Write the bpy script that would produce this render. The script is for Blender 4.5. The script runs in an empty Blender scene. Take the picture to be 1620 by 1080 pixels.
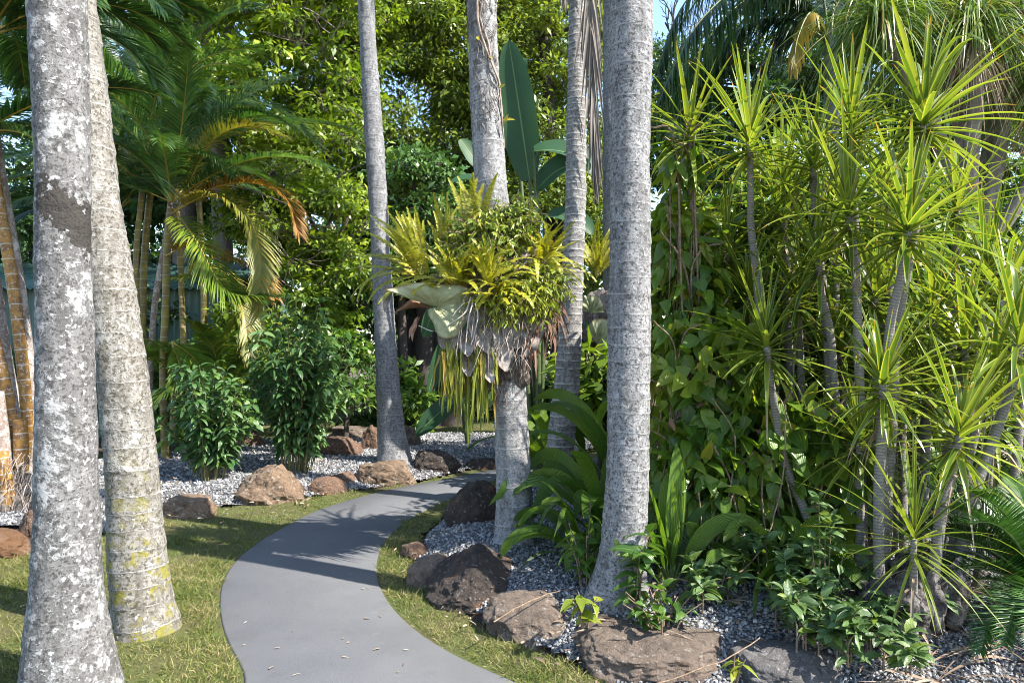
import bpy, math, random
import numpy as np
from mathutils import Vector
rng = np.random.default_rng(7)
random.seed(7)
S = bpy.context.scene
COL = S.collection
R = math.radians
EYE = 1.5
FPX = 1080.0            # 24 mm lens measured on a 1620 px wide frame

def W(px, py, d):       # a point seen at (px, py), d metres in front of the camera
    return np.array([(px-810.0)/FPX*d, d, EYE-(py-540.0)/FPX*d])
def G(px, py, h=0.0):   # where the sight line meets the level h
    d = (EYE-h)*FPX/(py-540.0)
    return np.array([(px-810.0)/FPX*d, d, h])
def A(*a): return np.array(a, float)
def nrm(v):
    v = np.asarray(v, float)
    return v/np.maximum(np.linalg.norm(v, axis=-1, keepdims=True), 1e-9)
def rnd(a, b, n=None): return rng.uniform(a, b, n)
def rdir(n): return nrm(rng.normal(size=(n, 3)))
def sstep(a, b, x):
    t = np.clip((np.asarray(x, float)-a)/(b-a), 0, 1)
    return t*t*(3-2*t)

# ---------------------------------------------------------------- value noise
def _hash(i, j, k, s):
    h = (i*374761393 + j*668265263 + k*2147483647 + s*1274126177) & 0xffffffff
    h = ((h ^ (h >> 13))*1274126177) & 0xffffffff
    h = h ^ (h >> 16)
    return (h & 0xffff)/65535.0
def vnoise(P, seed=0):
    P = np.asarray(P, float)
    I = np.floor(P).astype(np.int64); f = P-I; f = f*f*(3-2*f)
    r = 0
    for a in (0, 1):
        for b in (0, 1):
            for c in (0, 1):
                w = (f[..., 0] if a else 1-f[..., 0])*(f[..., 1] if b else 1-f[..., 1])*(f[..., 2] if c else 1-f[..., 2])
                r = r + w*_hash(I[..., 0]+a, I[..., 1]+b, I[..., 2]+c, seed)
    return r*2-1
def fbm(P, seed=0, o=4):
    r = 0; a = 1.0; P = np.asarray(P, float)
    for k in range(o):
        r = r+a*vnoise(P*(2.03**k)+k*17.3, seed+k); a *= .5
    return r

# ---------------------------------------------------------------- mesh builder
class MB:
    def __init__(s): s.v = []; s.q = []; s.t = []; s.uv = []; s.n = 0
    def add(s, V, F, uv=None):
        V = np.asarray(V, float).reshape(-1, 3); F = np.asarray(F, np.int64)
        s.v.append(V); s.uv.append(np.zeros((len(V), 2)) if uv is None else np.asarray(uv, float).reshape(-1, 2))
        if len(F): (s.q if F.shape[1] == 4 else s.t).append(F+s.n)
        s.n += len(V)
        return s
    def build(s, name, mat, parent=None, loc=None, smooth=True):
        V = np.concatenate(s.v); UV = np.concatenate(s.uv)
        if parent is not None:
            off = np.zeros(3); p = parent
            while p is not None: off += np.array(p.location); p = p.parent
        else:
            off = np.array(loc if loc is not None else [V[:, 0].mean(), V[:, 1].mean(), V[:, 2].min()], float)
        V = V-off
        Q = np.concatenate(s.q) if s.q else np.zeros((0, 4), np.int64)
        T = np.concatenate(s.t) if s.t else np.zeros((0, 3), np.int64)
        li = np.concatenate([Q.ravel(), T.ravel()])
        nq, nt = len(Q), len(T)
        me = bpy.data.meshes.new(name)
        me.vertices.add(len(V)); me.vertices.foreach_set('co', V.astype(np.float32).ravel())
        me.loops.add(len(li)); me.loops.foreach_set('vertex_index', li.astype(np.int32))
        me.polygons.add(nq+nt)
        st = np.concatenate([np.arange(nq)*4, nq*4+np.arange(nt)*3])
        me.polygons.foreach_set('loop_start', st.astype(np.int32))
        me.polygons.foreach_set('use_smooth', np.full(nq+nt, smooth, bool))
        ul = me.uv_layers.new(name='UVMap')
        ul.data.foreach_set('uv', UV[li].astype(np.float32).ravel())
        me.update(calc_edges=True)
        if mat is not None: me.materials.append(mat)
        o = bpy.data.objects.new(name, me); COL.objects.link(o)
        if parent is not None: o.parent = parent
        else: o.location = off
        return o

def thing(name, label, cat, loc, group=None):
    o = bpy.data.objects.new(name, None); COL.objects.link(o)
    o.empty_display_size = .1
    o.location = tuple(float(c) for c in loc)
    o['label'] = label; o['category'] = cat
    if group: o['group'] = group
    return o
def tag(o, label=None, cat=None, group=None, kind=None):
    if label: o['label'] = label
    if cat: o['category'] = cat
    if group: o['group'] = group
    if kind: o['kind'] = kind
    return o

# ---------------------------------------------------------------- shapes
def catmull(pts, n):
    pts = np.asarray(pts, float)
    p = np.vstack([2*pts[0]-pts[1], pts, 2*pts[-1]-pts[-2]])
    m = len(pts)-1
    u = np.linspace(0, m, n); i = np.minimum(u.astype(int), m-1); t = (u-i)[:, None]
    a, b, c, d = p[i], p[i+1], p[i+2], p[i+3]
    return .5*((2*b)+(-a+c)*t+(2*a-5*b+4*c-d)*t**2+(-a+3*b-3*c+d)*t**3)

def tube(mb, pts, rad, ns=8, cap=True, disp=None, vscale=1.0):
    pts = np.asarray(pts, float); m = len(pts)
    rad = np.broadcast_to(np.asarray(rad, float), (m,))
    T = nrm(np.gradient(pts, axis=0))
    ref = A(1, 0, 0) if abs(T[0][0]) < .9 else A(0, 1, 0)
    X = nrm(ref-T*(T@ref)[:, None]); Y = np.cross(T, X)
    ang = np.linspace(0, 2*np.pi, ns, endpoint=False)
    rr = rad[:, None]*np.ones((1, ns))
    s = np.concatenate([[0], np.cumsum(np.linalg.norm(np.diff(pts, axis=0), axis=1))])
    if disp is not None: rr = rr+disp(s[:, None], ang[None, :])
    V = pts[:, None]+rr[..., None]*(np.cos(ang)[None, :, None]*X[:, None]+np.sin(ang)[None, :, None]*Y[:, None])
    uv = np.stack([np.broadcast_to(ang/(2*np.pi), (m, ns)), np.broadcast_to((s*vscale)[:, None], (m, ns))], -1)
    i = np.arange(m-1)[:, None]*ns; j = np.arange(ns)[None]; k = (j+1) % ns
    F = np.stack([i+j, i+k, i+ns+k, i+ns+j], -1).reshape(-1, 4)
    mb.add(V, F, uv)
    if cap:
        for e, b in ((0, 0), (m-1, (m-1)*ns)):
            c = np.vstack([V[e], pts[e]+(T[e]*rad[e]*.25 if e else -T[e]*rad[e]*.25)])
            jj = np.arange(ns); f = np.stack([jj, (jj+1) % ns, np.full(ns, ns)], -1)
            mb.add(c, f if e else f[:, ::-1], np.tile([[.5, s[e]*vscale]], (ns+1, 1)))
    return mb

def p_lance(t): return np.clip(np.sin(np.pi*np.clip(t, 0, 1)**.8), 0, 1)**.75
def p_strap(t): return np.minimum(1, .55+t*3)*np.clip(1-t, 0, 1)**.55
def p_sword(t): return np.minimum(1, .7+t*1.5)*np.clip(1-t**2.2, 0, 1)
def p_ovate(t): return np.clip(np.sin(np.pi*np.clip(t, 0, 1)**.62), 0, 1)**.8
def p_heart(t): return np.clip((np.clip(t*6, 0, 1))**.5*(1-t**1.6), 0, 1)
def p_rect(t): return np.clip(1-t**6*.8, 0, 1)
def p_wide(t): return np.clip(np.sin(np.pi*np.clip(t, .03, 1)**.85), 0, 1)**.6

def ribbons(mb, P, D, N, L, Wd, droop=0., n=4, fold=.15, prof=p_lance, dp=1.4, mid=True, wave=0.):
    P = np.asarray(P, float).reshape(-1, 3); K = len(P)
    D = nrm(np.broadcast_to(D, (K, 3))); N = np.broadcast_to(N, (K, 3))
    L = np.broadcast_to(L, (K,)); Wd = np.broadcast_to(Wd, (K,)); droop = np.broadcast_to(droop, (K,))
    t = np.linspace(0, 1, n+1)
    d = D[:, None]+droop[:, None, None]*(t**dp)[None, :, None]*A(0, 0, -1)
    d = nrm(d)
    pos = np.zeros((K, n+1, 3)); pos[:, 0] = P
    pos[:, 1:] = P[:, None]+np.cumsum((d[:, :-1]+d[:, 1:])*.5, axis=1)*(L/n)[:, None, None]
    sd = nrm(np.cross(d, N[:, None]+0*d)); nn = np.cross(sd, d)
    w = Wd[:, None]*prof(t)[None]*.5
    lift = (np.abs(fold)*2*w)[..., None]*nn
    if wave: lift = lift+(wave*w*np.sin(t*9+rnd(0, 6, K)[:, None]))[..., None]*nn
    l = pos+sd*w[..., None]+lift; r = pos-sd*w[..., None]+lift
    tt = np.broadcast_to(t, (K, n+1))
    if mid:
        V = np.stack([l, pos, r], 2); c = 3
        uv = np.stack([np.stack([0*tt, tt], -1), np.stack([0*tt+.5, tt], -1), np.stack([0*tt+1, tt], -1)], 2)
    else:
        V = np.stack([l, r], 2); c = 2
        uv = np.stack([np.stack([0*tt, tt], -1), np.stack([0*tt+1, tt], -1)], 2)
    b = (np.arange(K)*(n+1)*c)[:, None, None]; i = (np.arange(n)*c)[None, :, None]; k = np.arange(c-1)[None, None]
    a = b+i+k
    F = np.stack([a, a+1, a+c+1, a+c], -1).reshape(-1, 4)
    mb.add(V, F, uv)
    return pos

def grid_mesh(mb, xs, ys, zf, mask=None):
    X, Y = np.meshgrid(xs, ys); Z = zf(X, Y)
    V = np.stack([X, Y, Z], -1).reshape(-1, 3)
    nx, ny = len(xs), len(ys)
    i = np.arange(ny-1)[:, None]*nx+np.arange(nx-1)[None]
    F = np.stack([i, i+1, i+nx+1, i+nx], -1).reshape(-1, 4)
    if mask is not None:
        c = V[F].mean(1); F = F[mask(c[:, 0], c[:, 1])]
        u, inv = np.unique(F, return_inverse=True); V = V[u]; F = inv.reshape(-1, 4)
    mb.add(V, F, V[:, :2])
    return mb

def poly_sd(X, Y, poly):           # > 0 inside
    poly = np.asarray(poly)[:, :2]; X = np.asarray(X, float); Y = np.asarray(Y, float)
    ins = np.zeros(X.shape, bool); dmin = np.full(X.shape, 1e9)
    n = len(poly)
    for k in range(n):
        x0, y0 = poly[k]; x1, y1 = poly[(k+1) % n]
        cond = ((y0 > Y) != (y1 > Y))
        with np.errstate(divide='ignore', invalid='ignore'):
            xi = (x1-x0)*(Y-y0)/(y1-y0+1e-12)+x0
        ins ^= cond & (X < xi)
        dx, dy = x1-x0, y1-y0
        u = np.clip(((X-x0)*dx+(Y-y0)*dy)/(dx*dx+dy*dy+1e-12), 0, 1)
        dmin = np.minimum(dmin, np.hypot(X-x0-u*dx, Y-y0-u*dy))
    return np.where(ins, dmin, -dmin)

# ---------------------------------------------------------------- materials
class NT:
    def __init__(s, name):
        s.m = bpy.data.materials.new(name); s.m.use_nodes = True
        s.t = s.m.node_tree; s.t.nodes.clear()
        s.out = s.t.nodes.new('ShaderNodeOutputMaterial')
    def n(s, typ, ins=None, **at):
        nd = s.t.nodes.new('ShaderNode'+typ)
        for k, v in at.items(): setattr(nd, k, v)
        for k, v in (ins or {}).items():
            sk = nd.inputs[k]
            if isinstance(v, bpy.types.NodeSocket): s.t.links.new(v, sk)
            else:
                if isinstance(v, (tuple, list)) and len(v) == 3 and sk.type == 'RGBA': v = (*v, 1)
                sk.default_value = v
        return nd
    def math(s, op, a, b=0., c=None, clamp=False):
        i = {0: a, 1: b}
        if c is not None: i[2] = c
        return s.n('Math', i, operation=op, use_clamp=clamp).outputs[0]
    def noise(s, sc, det=3., vec=None, rough=.55, dist=0.):
        i = {'Scale': sc, 'Detail': det, 'Roughness': rough, 'Distortion': dist}
        if vec is not None: i['Vector'] = vec
        return s.n('TexNoise', i).outputs[0]
    def ramp(s, f, stops, interp='LINEAR'):
        nd = s.n('ValToRGB', {0: f}); cr = nd.color_ramp; cr.interpolation = interp
        while len(cr.elements) < len(stops): cr.elements.new(.5)
        for e, (p, c) in zip(cr.elements, stops):
            e.position = p; e.color = (*c, 1) if not isinstance(c, (int, float)) else (c, c, c, 1)
        return nd.outputs[0]
    def step(s, f, a, b):   # smooth 0..1
        return s.n('MapRange', {0: f, 1: a, 2: b, 3: 0., 4: 1.}, interpolation_type='SMOOTHSTEP').outputs[0]
    def mix(s, f, a, b, blend='MIX'):
        nd = s.n('Mix', {0: f}, data_type='RGBA', blend_type=blend)
        for k, v in ((6, a), (7, b)):
            if isinstance(v, bpy.types.NodeSocket): s.t.links.new(v, nd.inputs[k])
            else: nd.inputs[k].default_value = (*v, 1)
        return nd.outputs[2]
    def obj(s): return s.n('TexCoord').outputs['Object']
    def uv(s): return s.n('TexCoord').outputs['UV']
    def xyz(s, v): return s.n('SeparateXYZ', {0: v}).outputs
    def mapv(s, v, sc): return s.n('Mapping', {'Vector': v, 'Scale': sc}).outputs[0]
    def bump(s, h, st=.5, dist=.01, nor=None):
        i = {'Height': h, 'Strength': st, 'Distance': dist}
        if nor is not None: i['Normal'] = nor
        return s.n('Bump', i).outputs[0]
    def bsdf(s, col, rough=.7, nor=None, spec=.5, tr=0., trcol=None):
        i = {'Base Color': col, 'Roughness': rough, 'Specular IOR Level': spec}
        if nor is not None: i['Normal'] = nor
        b = s.n('BsdfPrincipled', i).outputs[0]
        if tr:
            j = {'Color': trcol if trcol is not None else col}
            if nor is not None: j['Normal'] = nor
            tl = s.n('BsdfTranslucent', j).outputs[0]
            b = s.n('MixShader', {0: tr, 1: b, 2: tl}).outputs[0]
        s.t.links.new(b, s.out.inputs[0])
        return s.m

def leafmat(name, cols, tr=.3, rough=.42, pat=None, old=None, oldp=.0, tip=None, spec=.5, clump=1.2, trmul=(1.3, 1.35, .7), tipstart=.86):
    """cols: dark, mid, light.  Each leaf picks a colour of its own; slow noise varies whole sprays."""
    t = NT(name); isl = t.n('NewGeometry').outputs['Random Per Island']
    o = t.obj()
    f = t.math('ADD', t.math('MULTIPLY', isl, .6), t.math('MULTIPLY', t.math('SUBTRACT', t.noise(clump, 2., o), .5), 1.4))
    f = t.math('ADD', f, .2)
    c = t.ramp(f, [(.12, cols[0]), (.5, cols[1]), (.88, cols[2])])
    u, v = t.xyz(t.uv())[:2]
    nor = None
    ctr = t.math('ABSOLUTE', t.math('SUBTRACT', u, .5))
    if pat == 'rib':
        c = t.mix(t.step(ctr, .06, .0), c, t.mix(.35, c, (.25, .3, .1)))
        w = t.n('TexWave', {'Vector': t.n('CombineXYZ', {0: t.math('MULTIPLY', ctr, 1.2), 1: v}).outputs[0], 'Scale': 4.2, 'Distortion': .4}, bands_direction='DIAGONAL').outputs[1]
        nor = t.bump(w, .35, .004)
    if pat == 'margin':
        c = t.mix(t.step(ctr, .26, .44), c, t.mix(.75, c, (.37, .36, .06)))
        nor = t.bump(t.n('TexWave', {'Vector': t.n('CombineXYZ', {0: u}).outputs[0], 'Scale': 3.0}, bands_direction='X').outputs[1], .25, .002)
    if pat == 'pleat':
        w = t.n('TexWave', {'Vector': t.n('CombineXYZ', {0: u}).outputs[0], 'Scale': 3.6}, bands_direction='X').outputs[1]
        nor = t.bump(w, .9, .006)
        c = t.mix(t.math('MULTIPLY', w, .35), c, t.mix(.5, c, (.2, .3, .06)))
    if pat == 'split':
        w = t.n('TexWave', {'Vector': t.n('CombineXYZ', {0: t.math('MULTIPLY', ctr, .5), 1: v}).outputs[0], 'Scale': 26., 'Distortion': 2.}, bands_direction='Y').outputs[1]
        nor = t.bump(w, .12, .004)
        c = t.mix(t.step(ctr, .035, .0), c, (.13, .19, .07))
    if old:
        c = t.mix(t.math('GREATER_THAN', t.math('FRACT', t.math('MULTIPLY', isl, 13.7)), 1-oldp), c, old)
    if tip:
        g = t.math('ADD', v, t.math('MULTIPLY', t.math('SUBTRACT', t.math('FRACT', t.math('MULTIPLY', isl, 7.3)), .65), .25))
        c = t.mix(t.step(g, tipstart, tipstart+.08), c, tip)
    tc = t.n('Mix', {0: 1.}, data_type='RGBA', blend_type='MULTIPLY')
    t.t.links.new(c, tc.inputs[6]); tc.inputs[7].default_value = (*trmul, 1)
    return t.bsdf(c, rough, nor, spec, tr, tc.outputs[2])

def trunkmat(name, base, dark, white, wp=.52, ring=.5, speck=.5, moss=False, patch=False, fine=70., ringcol=(.62, .6, .56), ringsharp=.1):
    t = NT(name); o = t.obj(); uvx = t.xyz(t.uv()); z = t.xyz(o)[2]
    big = t.noise(5., 4., o); med = t.noise(17., 6., o, .7); fi = t.noise(fine, 5., o, .7)
    stretch = t.noise(9., 5., t.mapv(o, (2.2, 2.2, .45)), .65)
    c = t.mix(t.step(stretch, .36, .64), base, t.mix(.5, base, dark))
    c = t.mix(t.math('MULTIPLY', t.step(fi, .5, .62), speck), c, dark)
    c = t.mix(t.math('MULTIPLY', t.step(t.noise(38., 4., o, .6), .52, .64), speck*.85), c, dark)
    c = t.mix(t.math('MULTIPLY', t.step(t.noise(6., 5., t.mapv(o, (1.6, 1.6, .5)), .7), .5, .68), .6), c, t.mix(.35, dark, base))
    wm = t.step(t.math('ADD', t.math('ADD', t.math('MULTIPLY', big, .3), t.math('MULTIPLY', med, .4)), t.math('MULTIPLY', t.noise(48., 5., o, .7), .3)), wp-.03, wp+.05)
    wm2 = t.step(t.noise(34., 5., o, .6), wp+.045, wp+.1)
    wm = t.math('MAXIMUM', wm, wm2)
    c = t.mix(wm, c, t.mix(t.math('MULTIPLY', fi, .45), white, dark))
    fr = t.math('FRACT', t.math('ADD', uvx[1], t.math('MULTIPLY', t.math('SUBTRACT', t.noise(22., 3., o), .5), .22)))
    rm = t.math('MULTIPLY', t.step(fr, ringsharp, .0), t.step(t.noise(14., 4., o), .35, .55))
    rm = t.math('MULTIPLY', rm, ring)
    c = t.mix(rm, c, ringcol)
    dk = t.math('MULTIPLY', t.math('MULTIPLY', t.step(fr, 1-ringsharp*.5, 1.), .55), ring)
    c = t.mix(dk, c, dark)
    h = t.math('ADD', t.math('MULTIPLY', fi, .35), t.math('MULTIPLY', med, .6))
    h = t.math('ADD', h, t.math('MULTIPLY', wm, .35)); h = t.math('ADD', h, t.math('MULTIPLY', rm, .3))
    if moss:
        mm = t.math('MULTIPLY', t.step(t.noise(7., 6., o, .7), .5, .57), t.step(z, 1.15, .45))
        mm = t.math('MULTIPLY', mm, t.step(t.math('FRACT', uvx[1]), .16, .3))
        c = t.mix(t.math('MULTIPLY', mm, t.step(med, .35, .55)), c, t.mix(fi, (.25, .22, .035), (.1, .1, .025)))
    if patch:
        x = t.xyz(o)[0]
        dz = t.math('DIVIDE', t.math('SUBTRACT', z, t.math('ADD', 2.1, t.math('MULTIPLY', x, -.9))), .11)
        dx = t.math('DIVIDE', t.math('SUBTRACT', x, .055), .135)
        r2 = t.math('ADD', t.math('MULTIPLY', dz, dz), t.math('MULTIPLY', dx, dx))
        r2 = t.math('ADD', r2, t.math('MULTIPLY', t.math('ADD', t.math('SUBTRACT', med, .5), t.math('MULTIPLY', t.math('SUBTRACT', t.noise(8., 4., o, .6), .5), 1.6)), 4.2))
        pm = t.step(r2, 1.25, .95)
        c = t.mix(pm, c, t.mix(fi, (.016, .014, .012), (.062, .055, .048)))
        h = t.math('ADD', h, t.math('MULTIPLY', pm, t.math('ADD', .4, t.math('MULTIPLY', t.noise(60., 4., o), .9))))
    return t.bsdf(c, .9, t.bump(h, .75, .012), .25)

def rockmat(name, c1, c2, c3, rust=None, lich=.62, rp=.6):
    t = NT(name); o = t.obj()
    big = t.noise(4., 5., o, .6); med = t.noise(14., 7., o, .7); fi = t.noise(70., 5., o, .75)
    c = t.ramp(t.math('ADD', t.math('MULTIPLY', big, .55), t.math('MULTIPLY', med, .45)), [(.34, c2), (.5, c1), (.62, t and c1)])
    c = t.mix(t.math('MULTIPLY', t.step(fi, .5, .7), .7), c, c2)
    c = t.mix(t.step(t.math('ADD', t.math('MULTIPLY', t.noise(11., 6., o, .7), .7), t.math('MULTIPLY', fi, .3)), lich-.06, lich+.02), c, c3)
    c = t.mix(t.math('MULTIPLY', t.step(t.noise(26., 5., o, .75), .56, .62), .75), c, c2)
    c = t.mix(t.math('MULTIPLY', t.step(t.noise(33., 4., o, .7), .6, .64), .8), c, c3)
    if rust:
        c = t.mix(t.step(t.math('ADD', t.math('MULTIPLY', t.noise(2.6, 2., o), .85), t.math('MULTIPLY', med, .15)), rp-.05, rp), c, t.mix(fi, rust, tuple(k*.35 for k in rust)))
    h = t.math('ADD', t.math('MULTIPLY', fi, .4), med)
    return t.bsdf(c, .88, t.bump(t.math('ADD', h, t.math('MULTIPLY', t.noise(150., 3., o, .7), .3)), 1., .03), .3)

def plain(name, c, rough=.7, c2=None, sc=20., bump=.3, spec=.4):
    t = NT(name); o = t.obj(); n1 = t.noise(sc, 5., o, .65)
    col = t.mix(t.step(n1, .35, .65), c, c2 if c2 else tuple(k*.7 for k in c))
    return t.bsdf(col, rough, t.bump(n1, bump, .01), spec)
# ================================================================= camera, sun, sky
cam = bpy.data.cameras.new('camera'); co = bpy.data.objects.new('camera', cam); COL.objects.link(co)
co.location = (0, 0, EYE); co.rotation_euler = (R(90), 0, 0)
cam.lens = 24; cam.sensor_width = 36; cam.clip_end = 500; cam.clip_start = .05
S.camera = co
SUN_EL = R(46); SUN = A(.908*math.cos(SUN_EL), -.419*math.cos(SUN_EL), math.sin(SUN_EL))
sl = bpy.data.lights.new('sun', 'SUN'); sl.energy = 4.8; sl.angle = R(.53); sl.color = (1, .945, .86)
so = bpy.data.objects.new('sun', sl); COL.objects.link(so); so.location = (6, -4, 9)
so.rotation_euler = Vector(SUN).to_track_quat('Z', 'Y').to_euler()
wd = bpy.data.worlds.new('World'); S.world = wd; wd.use_nodes = True
wn = wd.node_tree; bg = wn.nodes['Background']
sk = wn.nodes.new('ShaderNodeTexSky'); sk.sky_type = 'NISHITA'; sk.sun_disc = False
sk.sun_elevation = SUN_EL; sk.sun_rotation = math.atan2(SUN[0], SUN[1]); sk.air_density = 1.0; sk.dust_density = .6; sk.ozone_density = 1.5
wn.links.new(sk.outputs[0], bg.inputs[0]); bg.inputs[1].default_value = .15
S.view_settings.view_transform = 'Standard'; S.view_settings.look = 'None'
S.view_settings.exposure = 1.72; S.view_settings.gamma = 1
S.cycles.max_bounces = 8; S.cycles.transmission_bounces = 4; S.cycles.diffuse_bounces = 4; S.cycles.use_denoising = True; S.cycles.denoising_prefilter = 'ACCURATE'; S.cycles.filter_width = 1.0

# ================================================================= ground
def pxpoly(pp): return np.array([G(x, y)[:2] for x, y in pp])
Lpx = [(400,1080),(384,1055),(362,1020),(350,985),(346,950),(352,915),(372,885),(405,858),(450,832),(500,806),(560,788),(620,772),(680,762),(740,750),(800,738),(900,722)]
Rpx = [(1000,726),(900,737),(830,748),(782,757),(740,774),(700,793),(660,812),(630,832),(607,855),(596,880),(594,905),(603,935),(627,970),(662,1000),(703,1026),(752,1052),(800,1070),(828,1080)]
left_edge = np.vstack([[[-1.05, -2.0], [-1.08, .5], [-1.13, 2.0]], pxpoly(Lpx)])
right_edge = np.vstack([pxpoly(Rpx), [[.42, 2.6], [.85, 2.1], [1.1, 1.2], [1.15, 0], [1.15, -2]]])
def smooth2(p, n):
    s = np.concatenate([[0], np.cumsum(np.hypot(*np.diff(p, axis=0).T))]); u = np.linspace(0, s[-1], n*4)
    q = np.stack([np.interp(u, s, p[:, 0]), np.interp(u, s, p[:, 1])], -1); k = 41; ker = np.hanning(k+2)[1:-1]; ker /= ker.sum()
    e = np.concatenate([np.repeat(q[:1], k//2, 0), q, np.repeat(q[-1:], k//2, 0)])
    return np.stack([np.convolve(e[:, i], ker, 'valid') for i in (0, 1)], -1)[::4]
LE = smooth2(left_edge, 160); RE = smooth2(right_edge, 160)
PATH = np.vstack([LE, RE])
BEDR = np.vstack([pxpoly([(1000,735),(860,752),(790,770),(712,800),(655,850),(640,885),(668,935),(765,1005),(905,1060)]), [[.42,2.86],[.75,2.62],[1.2,2.3],[1.8,1.6],[6,1.5],[8,3],[8,9],[3,9]]])
BEDL = np.vstack([[[-7.5,4.9]], pxpoly([(0,878),(150,850),(258,812),(345,803),(430,797),(545,778),(655,765),(730,748),(800,732),(900,716)]), [[3.0,10.6],[.5,10.9],[-2.5,11.0],[-4,10.2],[-5.4,8.2],[-9,7.6]]])
BEDH = np.vstack([pxpoly([(1000,735),(860,752),(790,770),(712,800),(655,850),(640,885),(668,935),(765,1005),(905,1050)]), [[.5,3.02],[.8,2.98],[1.2,2.95],[1.8,2.85],[6,2.8],[8,3.2],[8,9],[3,9]]])
def hgt(X, Y):
    h = .15*sstep(-.02, .5, poly_sd(X, Y, BEDH))+.09*sstep(0, .5, poly_sd(X, Y, BEDL))
    X = np.asarray(X, float); Y = np.asarray(Y, float)
    return h+.012*vnoise(np.stack([X*1.7, Y*1.7, X*0], -1), 3)*sstep(.0, .25, -poly_sd(X, Y, PATH))-.012
def h1(x, y): return float(hgt(np.array([x]), np.array([y]))[0])

t = NT('soil'); o = t.obj(); n1 = t.noise(3., 6., o, .7); n2 = t.noise(60., 5., o, .7)
c = t.ramp(t.math('ADD', t.math('MULTIPLY', n1, .4), t.math('MULTIPLY', n2, .6)), [(.3, (.03, .022, .016)), (.5, (.075, .055, .038)), (.68, (.16, .12, .085))])
SOIL = t.bsdf(c, .95, t.bump(n2, .8, .02), .2)
mb = MB()
cx = np.unique(np.concatenate([[-60, -30, -18, -12], np.arange(-9, 9.01, .12), [12, 18, 30, 60]]))
cy = np.unique(np.concatenate([[-30, -12, -6], np.arange(-3, 13.01, .12), [15, 18, 22, 30, 45, 80]]))
grid_mesh(mb, cx, cy, lambda X, Y: hgt(X, Y)-.03)
gr = mb.build('ground', SOIL, loc=(0, 0, 0)); tag(gr, 'brown soil under the garden', kind='structure')

# path: poured concrete painted grey, a slab with a small rounded edge
t = NT('painted_concrete'); o = t.obj(); n1 = t.noise(1.3, 5., o, .6); n2 = t.noise(160., 4., o, .7); n3 = t.noise(11., 6., o, .7)
c = t.mix(t.step(n1, .3, .7), (.092, .095, .101), (.115, .117, .122))
c = t.mix(t.math('MULTIPLY', t.step(n3, .58, .72), .3), c, (.165, .16, .15))
c = t.mix(t.math('MULTIPLY', t.step(n2, .58, .7), .6), c, (.06, .06, .064))
c = t.mix(t.math('MULTIPLY', t.step(t.noise(5., 6., o, .75), .56, .66), .35), c, (.075, .075, .078))
c = t.mix(t.math('MULTIPLY', t.step(t.noise(240., 2., o), .66, .72), .6), c, (.2, .2, .2))
sp = t.n('TexVoronoi', {'Vector': o, 'Scale': 16.}).outputs[0]
c = t.mix(t.math('MULTIPLY', t.step(sp, .06, .03), t.step(t.noise(2.2, 2., o), .5, .6)), c, (.05, .045, .04))
CONC = t.bsdf(c, .72, t.bump(t.math('ADD', n2, t.math('MULTIPLY', n3, .5)), .45, .006), .3)
mb = MB(); n = 160
RR = RE[::-1]
# resample both edges to matching stations
cols = []
for u, dz in ((0, -.07), (0.0, -.006), (.01, 0), (.5, .004), (.99, 0), (1., -.006), (1., -.07)):
    p = LE*(1-u)+RR*u
    cols.append(np.c_[p, np.full(n, dz)])
V = np.stack(cols, 1); k = len(cols)
i = np.arange(n-1)[:, None]*k+np.arange(k-1)[None]
mb.add(V, np.stack([i, i+1, i+k+1, i+k], -1).reshape(-1, 4))
pa = mb.build('path', CONC, loc=(0, 0, 0)); tag(pa, 'curving grey painted concrete garden path', kind='structure')

# lawn sheets
def lawn_mask(x, y):
    return (poly_sd(x, y, PATH) < .09) & (poly_sd(x, y, BEDR) < .03) & (poly_sd(x, y, BEDL) < .03)
t = NT('turf'); o = t.obj(); n1 = t.noise(2.1, 5., o, .65); n2 = t.noise(90., 4., o, .7)
c = t.ramp(t.math('ADD', t.math('MULTIPLY', n1, .6), t.math('MULTIPLY', n2, .4)), [(.36, (.085, .07, .038)), (.5, (.09, .092, .034)), (.62, (.07, .09, .026))])
TURF = t.bsdf(c, .95, t.bump(n2, .8, .02), .2)
mb = MB(); grid_mesh(mb, np.arange(-9, 3.5, .06), np.arange(-1, 9.2, .06), lambda X, Y: hgt(X, Y)+.004, lawn_mask)
lw = mb.build('lawn', TURF, loc=(0, 0, 0)); tag(lw, 'patchy sunlit lawn either side of the path', kind='structure')
mb = MB(); grid_mesh(mb, np.arange(-4.5, 3.2, .12), np.arange(10.4, 14.5, .12), lambda X, Y: hgt(X, Y)+.002, lambda x, y: poly_sd(x, y, BEDL) < .02)
lw2 = mb.build('lawn', TURF, loc=(0, 0, 0)); tag(lw2, 'strip of mown lawn behind the gravel bed', kind='structure')

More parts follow.
